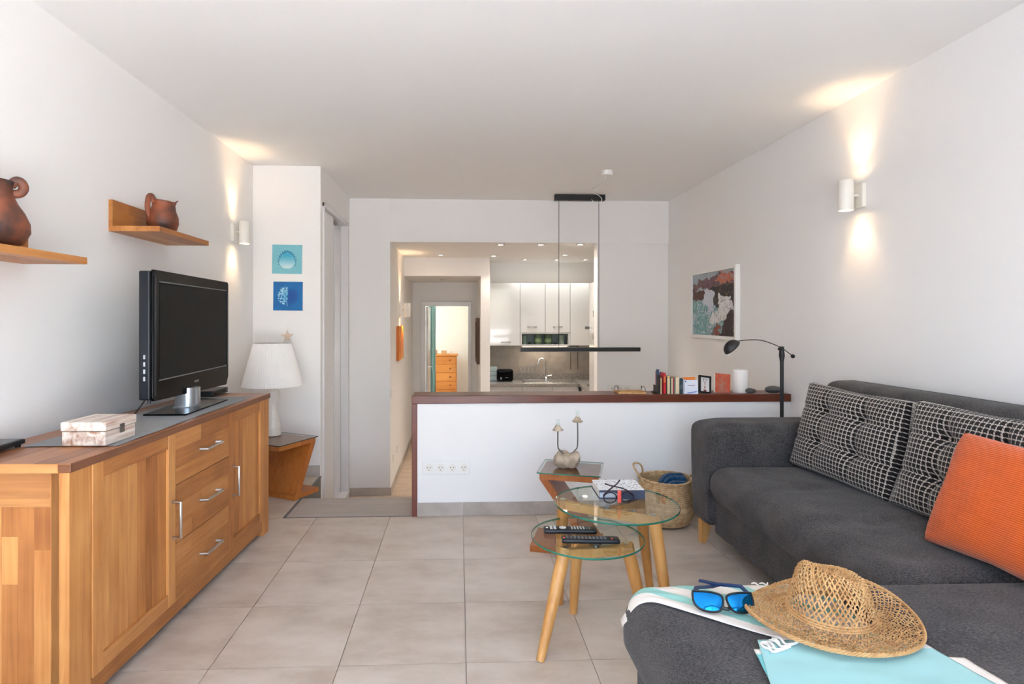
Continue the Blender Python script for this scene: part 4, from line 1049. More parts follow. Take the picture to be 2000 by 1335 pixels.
def remote(name, label, loc, rz, ln, wd, style):
    t = thing(name, label, 'remote', loc, rz); h = .017
    body = MB().softbox(-ln / 2, ln / 2, -wd / 2, wd / 2, 0, h, .007, (14, 6, 4), .001).build('body', M_blackp, t, smooth='all')
    R_ = random.Random(style)
    if style == 1:
        for k in range(7):
            for j in (-1, 0, 1): bx(-.006 + .0, 0, -.003, .003, 0, .002).build('button', M_btn if k < 5 else M_grey, t, loc=(ln * (.05 + .055 * k), j * .012, h))
        MB().lathe([(.014, 0), (.013, .0025), (.007, .003)], 20, (-ln * .14, 0, h)).build('navigation_ring', M_btn, t, smooth=True)
        for x in (-.36, -.29): 
            for j in (-1, 0, 1): bx(-.005, .005, -.0035, .0035, 0, .002).build('button', M_btn, t, loc=(ln * x, j * .013, h))
        MB().lathe([(.005, 0), (.004, .002)], 12, (-ln * .44, 0, h)).build('button', M_white, t)
    else:
        for k in range(11):
            for j in (-1, 0, 1): bx(-.004, .004, -.0035, .0035, 0, .002).build('button', M_grey, t, loc=(ln * (-.40 + .065 * k), j * .0105, h))
        for j, m in ((-1, M_coral), (1, M_jar)): bx(-.003, .003, -.004, .004, 0, .0025).build('button', m, t, loc=(ln * .36, j * .01, h))
        MB().lathe([(.004, 0), (.004, .002)], 12, (-ln * .46, -.008, h)).build('power_button', M_coral, t)
    return t
remote('remote_control', 'black remote with a silver navigation ring, farther of the two', (.435, 2.258, .375), math.radians(-4), .205, .05, 1)
remote('remote_control', 'plain black remote with tiny buttons, nearer of the two', (.492, 2.155, .375), math.radians(-5), .215, .046, 2)

# book and spectacles on the big table
bk = thing('art_book', 'thick book with a white bird pattern cover and navy spine on glass table', 'book', (.684, 2.475, .457), math.radians(-2)); bk.scale = (.88, 1, 1)
bx(-.105, .105, -.072, .082, .004, .032).build('pages', M_white, bk)
bx(-.108, .108, -.078, -.0725, .0, .037).build('spine', mat('navy_spine', (58, 66, 86), .5), bk)
bx(-.108, .108, -.0725, .085, .0, .0035).build('cover', mat('navy_cover', (58, 66, 86), .5), bk)
c = Canvas(90, 66, (238, 240, 242))
for k in range(110):
    r = np.random.default_rng(k + 5); x, y, a = r.random(), r.random() * .9, r.uniform(0, PI); s = r.uniform(.010, .028)
    c.line(x - s * math.cos(a), y - s * math.sin(a) * .8, x, y, .009, (36, 40, 48)); c.line(x, y, x + s * math.cos(a + .9), y - s * math.sin(a + .9) * .8, .008, (60, 66, 74))
cvo = bx(-.108, .108, -.0725, .085, .0325, .0365).build('cover', M_white, bk)
c.build('cover_print', bk, (-.108, .085, .0369), (.216, 0, 0), (0, -.163, 0))
c = Canvas(40, 8, (58, 66, 86)); c.line(.05, .5, .12, .5, .3, (190, 200, 210)); c.build('spine_print', bk, (-.108, -.0784, .036), (.216, 0, 0), (0, 0, -.035))
gl = thing('spectacles', 'reading glasses with dark crossed temples and a coral clip', 'spectacles', (.652, 2.345, .457), math.radians(4))
for s in (-1, 1):
    lp = [(s * .036 + .027 * math.cos(a), .0, .024 + .021 * math.sin(a)) for a in np.linspace(0, 2 * PI, 25)[:-1]]
    MB().tube(lp, .0022, 6, closed=True).build('rim', M_tortoise, gl, smooth=True)
    MB().lathe([(0, 0), (.026, 0)], 20, cap=False).build('lens', M_lensclear, gl, loc=(s * .036, 0, .024), rot=(PI / 2, 0, 0))
    MB().tube(smooth_path([(s * .063, .002, .03), (s * .058, .012, .034), (s * .032, .035, .046 + .003 * s), (s * -.012, .062, .058 - .003 * s), (s * -.032, .078, .066 - .006 * s)], 5), .0027, 6, flat=1.2).build('temple', M_tortoise, gl, smooth=True)
MB().tube([(-.011, 0, .03), (0, -.003, .034), (.011, 0, .03)], .0025, 6).build('bridge', M_tortoise, gl, smooth=True)
MB().softbox(-.008, .008, -.012, -.004, .004, .056, .004, (4, 4, 8)).build('clip', M_coral, gl, smooth='all')

# ------------------------------------------------------------------ candle holder on the Z table
ch = thing('candle_holder', 'driftwood stone holder with two shell cups on a bent wire', 'candle holder', (.580, 3.08, .4175))
m = MB().softbox(-.07, .07, -.045, .045, 0, .082, .036, (14, 10, 10))
m.v = [(x * (1 + .22 * noise.noise(Vector((x * 22, y * 22, z * 22)))) + .006 * noise.noise(Vector((y * 30, z * 30, 1))), y * (1 + .25 * noise.noise(Vector((x * 18, y * 18, z * 18 + 5)))), max(0, z + .022 * noise.noise(Vector((x * 30, y * 30, 7))))) for x, y, z in m.v]
m.build('stone', M_rock, ch, smooth='all')
MB().tube(smooth_path([(-.052, 0, .20), (-.052, 0, .12), (-.045, 0, .095), (-.02, -.01, .074), (.01, -.01, .07), (.04, 0, .09), (.054, 0, .12), (.054, 0, .245)], 6), .0035, 8).build('bent_wire', M_wire, ch, smooth=True)
for x, z in ((-.052, .198), (.054, .243)):
    q = MB(); q.lathe([(.027, .004), (.026, 0), (.012, .022), (.009, .028)], 20, (x, 0, z), cap=False)
    q.v = [(a + .002 * noise.noise(Vector((a * 90, b * 90, c_ * 60))), b, c_ + .003 * noise.noise(Vector((a * 70, b * 70, 2)))) for a, b, c_ in q.v]
    cu = q.build('shell_cup', M_rock, ch, smooth=True); cu.modifiers.new('solid', 'SOLIDIFY').thickness = .002
    MB().lathe([(.010, .026), (.010, .058), (.0095, .060)], 16, (x, 0, z), cap=False).build('glass_tube', M_glass, cu, smooth=True)
    MB().lathe([(.0085, .024), (.0085, .034)], 14, (x, 0, z)).build('candle', M_wax, cu, smooth=True)

# ------------------------------------------------------------------ seagrass basket and throw
bs = thing('seagrass_basket', 'round woven seagrass belly basket beside the sofa arm', 'basket', (1.222, 3.40, 0))
bp = [(.10, .0), (.132, .012), (.152, .045), (.160, .08), (.160, .11), (.150, .125), (.153, .14), (.152, .18), (.147, .215), (.144, .245), (.146, .262)]
def prof_at(pr, z):
    for (r0, z0), (r1, z1) in zip(pr[:-1], pr[1:]):
        if z0 <= z <= z1: return r0 + (r1 - r0) * (z - z0) / (z1 - z0)
    return pr[-1][0]
rowsN = 24; nz = rowsN * 4; na = 220; m = MB()
def bwall(u, v):
    z = .262 * v; th = 2 * PI * u; row = v * rowsN; f = row % 1; k = int(row)
    r = prof_at(bp, z) + .0045 * math.sin(PI * f) * (.72 + .28 * math.sin(th * 55 + k * PI)) + .002 * noise.noise(Vector((math.cos(th) * 4, math.sin(th) * 4, z * 30)))
    return (r * math.cos(th), r * math.sin(th), z + .003 * math.sin(th * 2 + 1) * v + .002)
m.grid(na, nz, bwall)
o_ = m.build('woven_wall', M_basket, bs, smooth='all'); sol = o_.modifiers.new('solid', 'SOLIDIFY'); sol.thickness = .006; sol.offset = -1
MB().lathe([(0, .004), (.105, .004), (.105, .012), (0, .012)], 40, cap=False).build('base_disc', M_basket, bs, smooth=True)
q = MB()
for k in range(3): q.tube([((.147 + .004 * math.cos(a * 34 + k * 2.1)) * math.cos(a), (.147 + .004 * math.cos(a * 34 + k * 2.1)) * math.sin(a), .266 + .004 * math.sin(a * 34 + k * 2.1) + .003 * math.sin(a * 2 + 1)) for a in np.linspace(0, 2 * PI, 181)[:-1]], .0045, 6, closed=True)
q.build('rim_braid', M_basket, bs, smooth=True)
hA = smooth_path([(-.140, -.035, .235), (-.152, -.03, .275), (-.178, -.02, .315), (-.190, .0, .345), (-.170, .02, .352), (-.140, .03, .342), (-.120, .045, .31), (-.118, .06, .27), (-.125, .07, .24)], 6)
MB().tube(hA, .0055, 8).build('handle', M_basket, bs, smooth=True)
MB().tube(smooth_path([(.135, -.06, .225), (.150, -.055, .25), (.158, -.03, .285), (.155, .0, .28), (.150, .01, .24)], 6), .0055, 8).build('handle', M_basket, bs, smooth=True)
tb = thing('folded_throw', 'navy blue throw tucked into the woven basket', 'blanket', (1.262, 3.40, .10))
for k, (y, hgt) in enumerate(((-.055, .165), (-.018, .185), (.02, .192), (.055, .18))):
    MB().softbox(-.06, .078, y - .02, y + .02, .0, hgt, .018, (10, 6, 10), 0, lambda x, yy, z: (x, yy + .012 * math.sin(x * 26 + z * 20), z - .25 * max(0, -x) - .9 * max(0, -x - .02))).build('fold', M_blue, tb, smooth='all')

# ------------------------------------------------------------------ floor lamp
fl_ = thing('floor_lamp', 'slim black floor lamp with a small tilted shade behind the sofa arm', 'lamp', (1.915, 3.37, 0))
MB().lathe([(0, 0), (.12, 0), (.125, .006), (.12, .014), (.02, .018), (0, .018)], 40).build('base', M_black, fl_, smooth=True)
MB().tube([(0, 0, .018), (0, 0, .98)], .0105, 14).build('pole', M_black, fl_, smooth=True)
MB().tube([(0, 0, .955), (0, 0, .99), (0, 0, 1.02), (0, 0, 1.045)], [.0105, .016, .014, .012], 14).build('joint', M_black, fl_, smooth=True)
MB().lathe([(.009, -.018), (.009, .018)], 14).build('clamp_knob', M_black, fl_, smooth=True, loc=(-.012, -.01, 1.03), rot=(PI / 2, 0, 0))
MB().tube(smooth_path([(.066, 0, .988), (.0, 0, 1.035), (-.06, 0, 1.062), (-.125, 0, 1.082), (-.19, 0, 1.085), (-.25, 0, 1.08), (-.29, 0, 1.072)], 8), .0025, 8).build('curved_arm', M_black, fl_, smooth=True)
MB().softbox(.055, .079, -.012, .012, .975, .999, .0118, (8, 8, 8)).build('counterweight', M_black, fl_, smooth='all')
# shade: half-egg bowl, opening tilted down-left
sh_ = MB().grid(28, 16, lambda u, v: (.054 * math.cos(2 * PI * u) * math.sin(v * PI / 2), .046 * math.sin(2 * PI * u) * math.sin(v * PI / 2), .046 * math.cos(v * PI / 2)))
so_ = sh_.build('shade', M_black, fl_, smooth='all', loc=(-.298, 0, 1.036), rot=(0, math.radians(-44), 0))
so_.modifiers.new('solid', 'SOLIDIFY').thickness = .0015
MB().softbox(-.015, .015, -.015, .015, -.01, .02, .012, (6, 6, 6)).build('bulb', M_white, fl_, smooth='all', loc=(-.305, 0, 1.045))

# ================================================================== THINGS ON THE LOW WALL
CT = .7375
def book(label, x0, x1, h, d, col, y=3.60, top=None, lean_=0, marks=()):
    t = thing('paperback', label, 'book', (x0, y, CT), 0, 'books on the low wall'); w_ = x1 - x0
    m = MATS.get('cover_%d_%d_%d' % col) or mat('cover_%d_%d_%d' % col, col, .45)
    bx(.0012, w_ - .0012, .003, d - .003, .002, h - .003).build('pages', M_cream, t)
    bx(0, .0012, 0, d, 0, h).build('cover', m, t); bx(w_ - .0012, w_, 0, d, 0, h).build('cover', m, t)
    bx(.0012, w_ - .0012, 0, .002, 0, h).build('spine', m, t)
    for (za, zb, c_) in marks:
        mm = MATS.get('cover_%d_%d_%d' % c_) or mat('cover_%d_%d_%d' % c_, c_, .45)
        bx(.002, w_ - .002, -.0006, .0004, za * h, zb * h).build('spine_label', mm, t)
    if lean_: t.rotation_euler = (0, lean_, 0)
    return t
book('thin black paperback at the left end of the book row', 1.257, 1.265, .118, .04, (34, 30, 28))
book('tan paperback beside the thin black one', 1.266, 1.275, .10, .05, (206, 174, 130))
book('tall blue and white book, tallest of the row', 1.276, 1.284,   .146, .05, (58, 92, 140), 3.66, marks=((.9, .97, (230, 230, 232)),))
book('thick bright red book in the row', 1.285, 1.301, .130, .15, (196, 22, 34), marks=((.55, .85, (222, 120, 60)),))
book('dark brown paperback beside the red book', 1.302, 1.309, .108, .12, (64, 34, 30))
book('cream paperback with plain spine right of the dark brown one', 1.310, 1.326, .112, .125, (226, 206, 164), marks=((.88, .96, (236, 170, 70)),))
book('olive green thin paperback in the row', 1.327, 1.335, .102, .12, (66, 72, 46))
book('ivory paperback between the olive and crimson spines', 1.336, 1.344, .10, .12, (232, 214, 180))
book('crimson thin paperback in the row', 1.345, 1.352, .098, .12, (176, 44, 52))
book('grey green paperback in the row', 1.353, 1.362, .098, .12, (104, 122, 112))
book('wide cream paperback left of the dark teal one', 1.363, 1.386, .104, .125, (230, 208, 172))
book('dark teal paperback in the row', 1.387, 1.409, .096, .12, (38, 58, 62), marks=((.3, .6, (70, 92, 96)),))
book('pale lilac paperback behind the front-facing book', 1.410, 1.420, .094, .12, (176, 172, 190))
fb = thing('paperback', 'white paperback standing cover forward with an orange book behind', 'book', (1.418, 3.598, CT), 0, 'books on the low wall'); fb.rotation_euler = (math.radians(-6), 0, 0)
bx(0, .088, .001, .014, 0, .086).build('book_block', M_white, fb)
c = Canvas(60, 58, (226, 230, 240)); c.ell(.13, .12, .06, .06, (40, 50, 110), 1, .3); c.line(.3, .40, .78, .40, .015, (110, 80, 110)); c.line(.2, .50, .95, .50, .008, (170, 186, 220)); c.line(.25, .93, .55, .9, .03, (70, 80, 170)); c.line(.5, .9, .88, .84, .04, (120, 140, 205))
c.build('cover_print', fb, (0, .0, .086), (.088, 0, 0), (0, 0, -.086))
ob = thing('paperback', 'orange topped paperback behind the white front-facing book', 'book', (1.422, 3.622, CT), 0, 'books on the low wall'); ob.rotation_euler = (math.radians(-6), 0, 0)
bx(0, .078, .001, .016, 0, .088).build('book_block', M_cream, ob); bx(0, .078, -.001, .001, 0, .103).build('cover', mat('orange_cover', (232, 130, 50), .5), ob)
tag(bx(1.243, 1.256, 3.60, 3.70, CT, CT + .006).add(*[[(1.254, 3.60, CT), (1.256, 3.60, CT), (1.256, 3.70, CT), (1.254, 3.70, CT), (1.254, 3.60, CT + .05), (1.256, 3.60, CT + .05), (1.256, 3.70, CT + .05), (1.254, 3.70, CT + .05)], [(0, 3, 2, 1), (4, 5, 6, 7), (0, 1, 5, 4), (1, 2, 6, 5), (2, 3, 7, 6), (3, 0, 4, 7)]]).build('bookend', M_blackp), 'small dark metal bookend at the left of the books', 'bookend')

pf = thing('photo_frame', 'black framed drawing leaning on the low wall', 'picture', (1.560, 3.615, CT + .001)); pf.rotation_euler = (math.radians(-10), math.radians(8), math.radians(14))
w_, h_, b_ = .090, .112, .012
for q in ((-w_ / 2, -w_ / 2 + b_, 0, h_), (w_ / 2 - b_, w_ / 2, 0, h_), (-w_ / 2 + b_, w_ / 2 - b_, 0, b_), (-w_ / 2 + b_, w_ / 2 - b_, h_ - b_, h_)): bx(q[0], q[1], 0, .014, q[2], q[3]).build('frame', M_black, pf, bevel=.001)
c = Canvas(44, 56, (232, 226, 222))
for x1, y1, x2, y2 in ((.5, .95, .5, .5), (.5, .5, .36, .25), (.5, .5, .64, .25), (.42, .75, .5, .6), (.58, .75, .5, .6), (.36, .25, .42, .12), (.64, .25, .58, .12), (.3, .9, .7, .9)): c.line(x1, y1, x2, y2, .018, (150, 84, 76))
c.line(.25, .12, .4, .16, .02, (70, 60, 60)); c.line(.75, .12, .6, .16, .02, (70, 60, 60)); c.line(.4, .98, .62, .93, .05, (130, 50, 44))
c.build('drawing', pf, (-w_ / 2 + b_, .006, h_ - b_), (w_ - 2 * b_, 0, 0), (0, 0, -(h_ - 2 * b_)))
bx(-w_ / 2 + b_, w_ / 2 - b_, .0065, .012, b_, h_ - b_).build('backing', M_white, pf)
cvr = thing('small_canvas', 'small orange red abstract canvas leaning beside the candle', 'picture', (1.676, 3.625, CT + .001)); cvr.rotation_euler = (math.radians(-8), math.radians(6), math.radians(10))
bx(-.055, .055, .0008, .014, 0, .122).build('stretcher', M_white, cvr)
c = Canvas(54, 60, (206, 92, 58)); c.mix(c.noise(6, 6, 4), (178, 74, 52), .9); c.mix((c.noise(8, 8, 9) > .55) * (c.u > .25) * (c.u < .75) * (c.t > .3), (150, 110, 96), .7)
c.strokes(160, lambda r: (200 + r.integers(-30, 40), 110 + r.integers(-40, 50), 80 + r.integers(-30, 40)), 3, None, .12, .008); c.ell(.45, .6, .22, .3, (176, 136, 122), .5, .8); c.strokes(70, lambda r: (186, 150, 138), 23, None, .05, .01)
c.build('painted_face', cvr, (-.055, 0, .122), (.11, 0, 0), (0, 0, -.122))
cd = thing('pillar_candle', 'wide white pillar candle on the low wall', 'candle', (1.808, 3.66, CT))
MB().lathe([(0, 0), (.047, 0), (.049, .003), (.049, .14), (.046, .147), (.03, .146), (0, .143)], 36).build('wax', M_wax, cd, smooth=True)
MB().tube([(0, 0, .142), (.001, 0, .15)], .001, 5).build('wick', M_black, cd)
def pebble(label, x, y, a, b, c_, seed):
    m = MB().softbox(-1, 1, -1, 1, -1, 1, .99, (12, 12, 12)); m.v = [(x0 * a * (1 + .05 * noise.noise(Vector((x0 + seed, y0, z0)))), y0 * b, z0 * c_ * (1 - .1 * x0)) for x0, y0, z0 in m.v]
    return tag(m.build('pebble', M_pebble, None, smooth='all', loc=(x, y, CT + c_ * 1.05)), label, 'pebble', 'grey pebbles')
pebble('small flat grey pebble in front of the pillar candle', 1.842, 3.595, .033, .025, .0165, 1)
pebble('larger dark oval pebble beside the lamp pole', 1.995, 3.605, .055, .035, .0225, 4)
tr = thing('woven_tray', 'shallow woven tray with thin wire handles on the low wall', 'tray', (1.088, 3.655, CT))
bx(-.086, .086, -.05, .05, 0, .004).build('bottom', M_basket, tr)
for q in ((-.088, .088, -.053, -.049), (-.088, .088, .049, .053), (-.088, -.084, -.049, .049), (.084, .088, -.049, .049)): bx(q[0], q[1], q[2], q[3], 0, .014).build('side', M_straw, tr, bevel=.001)
for s_ in (-1, 1): MB().tube(smooth_path([(s_ * .086, -.04, .004), (s_ * .088, -.038, .03), (s_ * .080, -.02, .045), (s_ * .075, .0, .03), (s_ * .080, .02, .045), (s_ * .088, .038, .03), (s_ * .086, .04, .004)], 5), .002, 6).build('handle', M_wire, tr, smooth=True)

# sockets and switches
def socket_panel(label, loc, n, pitch, w_, h_, face='y', s=1):
    t = thing('socket_panel', label, 'socket', loc)
    bx(-w_ / 2, w_ / 2, -.008, 0, -h_ / 2, h_ / 2).build('plate', M_white, t, bevel=.003)
    for k in range(n):
        x = (k - (n - 1) / 2) * pitch
        q = MB().lathe([(0, -.0), (.019, -.0), (.021, .003), (.023, .0035)], 24, cap=False).build('socket', M_cream, t, smooth=True, loc=(x, -.0085, -.002), rot=(PI / 2, 0, 0))
        for dx, dz in ((-.0085, .003), (.0085, .003), (0, -.012)): MB().lathe([(.0032, 0), (.0032, .003)], 10, (dx, dz, 0)).build('pin_hole', M_grey, q)
    return t
socket_panel('white four-gang socket strip low on the partition wall', (-.076, YH - .0005, .297), 4, .071, .292, .085)
socket_panel('white socket strip on the wall panel behind the tray', (1.60, YB + .0295, .515), 3, .071, .24, .085)
def switch(label, y, z):
    t = thing('wall_switch', label, 'switch', (-.668, y, z)); bx(0, .008, -.04, .04, -.04, .04).build('plate', M_white, t, bevel=.002); bx(.008, .011, -.025, .025, -.025, .025).build('rocker', M_white, t, bevel=.001); return t
switch('white switch on the hallway side of the pillar', 5.80, .474)
switch('white low blank plate near the hallway corner', 5.95, -.20); switch('white low blank plate farther along the hallway', 6.35, -.20)

# ================================================================== SEASCAPE ON THE RIGHT WALL
pt = thing('framed_painting', 'white framed oil painting of waves crashing on rocks', 'painting', (XR, 4.664, 1.332))
hy, hz, b_ = .427, .284, .026
for q in ((-hy, -hy + b_, -hz, hz), (hy - b_, hy, -hz, hz), (-hy + b_, hy - b_, -hz, -hz + b_), (-hy + b_, hy - b_, hz - b_, hz)): bx(-.035, 0, q[0], q[1], q[2], q[3]).build('frame', M_white, pt, bevel=.002)
bx(-.018, -.002, -hy + b_, hy - b_, -hz + b_, hz - b_).build('canvas', M_white, pt)
c = Canvas(150, 110, (150, 168, 176)); c.mix(c.noise(6, 8, 1), (186, 190, 196), .6)
def tone_(base, lo, hi, sp=8): return lambda r: tuple(np.array(base) + r.integers(lo, hi) + r.integers(-sp, sp, 3))
dk = tone_((50, 44, 46), -22, 36); br_ = tone_((116, 74, 62), -44, 44, 12); wt = tone_((222, 222, 224), -40, 16, 5); tq = tone_((112, 158, 164), -36, 44, 10)
reg = c.poly([(0, .14), (.2, .12), (.4, .12), (.6, .06), (.72, .03), (1, .10), (1, .32), (.6, .36), (.3, .25), (0, .24)], (112, 84, 92), 1, .085, 3); c.strokes(420, br_, 1, reg, .07, .009)
reg = c.poly([(.55, .12), (.68, .04), (.92, .08), (1, .16), (.8, .2)], (186, 108, 84), 1, .085, 5); c.strokes(40, lambda r: (206, 130, 104), 2, reg, .08, .012)
reg = c.poly([(0, .24), (.36, .24), (.34, .40), (.28, .46), (0, .48)], (84, 56, 44), 1, .085, 7); c.strokes(420, br_, 3, reg, .07, .008)
reg = c.poly([(.42, .26), (1, .18), (1, .62), (.85, .5), (.72, .46), (.62, .62), (.54, .6), (.46, .4)], (52, 46, 46), 1, .085, 9); c.strokes(500, dk, 4, reg, .08, .009); c.strokes(50, lambda r: (120, 96, 64), 14, reg, .09, .010)
reg = c.poly([(0, .47), (.3, .45), (.55, .58), (.7, .62), (1, .58), (1, 1), (0, 1)], (128, 166, 170), 1, .085, 11); c.strokes(500, tq, 5, reg, .10, .009); c.strokes(120, wt, 15, reg, .13, .010)
reg = c.poly([(.34, .24), (.46, .24), (.53, .44), (.5, .6), (.38, .62), (.28, .48)], (202, 206, 216), 1, .085, 13); c.strokes(260, tone_((196, 204, 220), -44, 30, 6), 6, reg, .06, .008)
reg = c.poly([(.66, .36), (.78, .42), (.92, .40), (.95, .58), (.84, .74), (.6, .82), (.4, .78), (.52, .62), (.62, .62)], (222, 220, 218), 1, .085, 17); c.strokes(520, tone_((220, 220, 222), -70, 22, 6), 7, reg, .07, .008)
reg = c.poly([(.88, .64), (1, .58), (1, 1), (.66, 1), (.72, .82)], (60, 46, 46), 1, .085, 19); c.strokes(300, tone_((72, 54, 52), -36, 50, 10), 8, reg, .08, .009)
reg = c.poly([(.42, 1), (.48, .9), (.6, .82), (.7, .84), (.66, 1)], (142, 80, 68), 1, .085, 21); c.strokes(200, br_, 9, reg, .06, .008)
full = np.ones(c.u.shape, bool); c.strokes(170, wt, 31, (c.t > .42) & (c.u < .66) & (c.noise(7, 7, 41) > .45), .10, .009); c.strokes(120, tq, 32, (c.t > .5) & (c.u < .6), .12, .008)
c.strokes(90, lambda r: (206 + r.integers(-20, 20), 124, 100), 33, (c.t < .24) & (c.u > .5), .07, .009); c.strokes(80, lambda r: (150, 166, 184), 34, (c.t < .14), .12, .01)
# seen from inside the room the far end (larger y) is on the left
c.build('painted_face', pt, (-.0186, hy - b_, hz - b_), (0, -(2 * hy - 2 * b_), 0), (0, 0, -(2 * hz - 2 * b_)))

# ================================================================== HALLWAY AND BEDROOM THINGS
op = thing('canvas_print', 'narrow orange and yellow abstract canvas on the hallway wall', 'painting', (-.668, 6.50, .945))
bx(.0005, .030, -.25, .25, -.185, .185).build('stretcher', mat('orange_canvas_edge', (208, 110, 36), .6), op)
c = Canvas(40, 30, (226, 140, 40)); c.mix(c.noise(5, 4, 2), (190, 70, 40), .8); c.mix(c.noise(6, 5, 6) ** 2, (246, 200, 80), .9)
c.build('painted_face', op, (.0306, -.25, .185), (0, .50, 0), (0, 0, -.37))
mr = thing('hall_mirror', 'dark carved wooden frame on the hallway right wall', 'mirror', (.27, 7.80, .92))
for q in ((-.32, -.26, -.30, .30), (.26, .32, -.30, .30), (-.26, .26, -.30, -.24), (-.26, .26, .24, .30)): bx(-.04, 0, q[0], q[1], q[2], q[3]).build('frame', mat('dark_carved_%d' % len(MATS), (92, 70, 58), .6, bump=(60, .4)), mr, bevel=.008)
bx(-.012, -.002, -.26, .26, -.24, .24).build('mirror_glass', M_chrome, mr)
cs = thing('chest_of_drawers', 'tall pine chest of drawers in the bedroom', 'chest', (-.24, 10.35, ZL))
bx(-.205, .205, -.16, .17, .03, 1.07).build('carcass', M_chest, cs); bx(-.225, .225, -.19, .18, 1.07, 1.095).build('top', M_chest, cs, bevel=.004)
for x in (-.19, .16): bx(x, x + .03, -.15, -.12, 0, .03).build('foot', M_chest, cs)
for k in range(7):
    d = bx(-.19, .19, -.175, -.158, .05 + k * .146, .05 + k * .146 + .138).build('drawer', M_chest, cs, bevel=.003)
    MB().lathe([(.006, 0), (.016, .012), (.012, .022), (0, .024)], 12).build('knob', M_pineX, d, smooth=True, loc=(.09, -.175, .05 + k * .146 + .07), rot=(PI / 2, 0, 0))
for lab, x, w_, h_, m in (('brown woven box at the left on the pine chest', -.185, .09, .075, M_basket), ('tan trinket box in the middle of the pine chest', -.02, .09, .062, M_basket), ('tiny pink pot at the right on the pine chest', .10, .05, .045, M_star)):
    t = thing('trinket_box', lab, 'box', (-.24 + x, 10.30, ZL + 1.095)); bx(-w_ / 2, w_ / 2, -.04, .04, 0, h_ * .7).build('box_body', m, t, bevel=.006); bx(-w_ / 2 - .002, w_ / 2 + .002, -.042, .042, h_ * .72, h_).build('lid', m, t, bevel=.006)
cu_ = MB().grid(60, 10, lambda u, v: (-.50 + .11 * u + .006 * math.sin(u * 40), 9.45 + .03 * math.sin(u * 30) + .25 * u, ZL + .03 + 1.96 * v))
co = cu_.build('curtain', M_curtain, None, smooth='all'); co.modifiers.new('solid', 'SOLIDIFY').thickness = .003; tag(co, 'teal curtain hanging beside the bedroom doorway', 'curtain')

# ================================================================== KITCHEN
KY = 7.45
def arch_handle(parent, x, y, z, ln):
    o = MB().tube(smooth_path([(x - ln / 2, y, z), (x - ln / 2 + .012, y - .014, z), (x, y - .024, z), (x + ln / 2 - .012, y - .014, z), (x + ln / 2, y, z)], 5), .006, 8, flat=1.3).build('handle', M_steel, parent, smooth=True); return o
def wall_unit(label, x0, x1, z0, z1, hx, hz_, ln=.115):
    t = thing('wall_cupboard', label, 'cupboard', (0, 0, 0), 0, 'white kitchen wall cupboards')
    bx(x0 + .001, x1 - .001, KY + .02, 7.764, z0, z1).build('carcass', M_lacq, t)
    d = bx(x0 + .003, x1 - .003, KY, KY + .019, z0 + .002, z1 - .002).build('door', M_lacq, t, bevel=.002)
    if hx is not None: arch_handle(d, hx, KY, hz_, ln)
    return t
wall_unit('white gloss wall cupboard at the left, longest with low handle', .387, .79, .862, 1.67, .605, .91)
wall_unit('white gloss wall cupboard left above the jar niche', .79, 1.114, 1.03, 1.67, .945, 1.105)
wall_unit('white gloss wall cupboard right above the jar niche', 1.114, 1.437, 1.03, 1.67, 1.275, 1.105)
ru = wall_unit('white gloss wall cupboard at the right with a grey tag', 1.437, 1.78, .862, 1.67, None, 0)
bx(1.63, 1.69, KY - .002, KY + .001, 1.075, 1.11).build('tag', M_grey, ru)
nu = thing('jar_niche', 'open shelf niche under the middle kitchen cupboards', 'shelf')
bx(.792, 1.435, KY + .005, 7.764, .862, .876).build('bottom_board', M_lacq, nu); bx(.792, 1.435, KY + .005, 7.764, 1.016, 1.028).build('top_board', M_lacq, nu)
bx(.792, .812, KY + .005, 7.764, .876, 1.016).build('side_board', M_lacq, nu); bx(1.415, 1.435, KY + .005, 7.764, .876, 1.016).build('side_board', M_lacq, nu)
bx(.812, 1.415, 7.70, 7.764, .876, 1.016).build('back_board', M_niche, nu)
for lab, x, r, h_, m in (('grey green tin at the left end of the niche', .855, .035, .115, mat('tin_grey_green', (106, 128, 116), .35)), ('tall green patterned tin left of centre in the niche', 1.035, .05, .13, M_jar), ('tall green patterned tin right of centre in the niche', 1.165, .05, .13, M_jar), ('pale sage tin at the right end of the niche', 1.345, .038, .115, mat('tin_sage', (132, 146, 132), .35)), ('tiny dark green pot between left tins', .935, .024, .03, mat('pot_dark_green', (38, 66, 42), .5)), ('tiny dark pot between right tins', 1.262, .024, .03, mat('pot_dark', (44, 58, 52), .5))):
    t = thing('storage_tin', lab, 'tin', (x, 7.56, .876), 0, 'tins in the kitchen niche')
    MB().lathe([(0, 0), (r, 0), (r, h_ * .86), (0, h_ * .86)], 20).build('tin_body', m, t, smooth=True); MB().lathe([(r * 1.03, h_ * .86), (r * 1.03, h_ * .97), (r * .9, h_), (0, h_)], 20).build('lid', m, t, smooth=True)
    if r > .04: MB().lathe([(r + .0008, h_ * .25), (r + .0008, h_ * .6)], 20, cap=False).build('label_band', mat('tin_label_%d' % len(MATS), (126, 146, 104), .5), t, smooth=True)
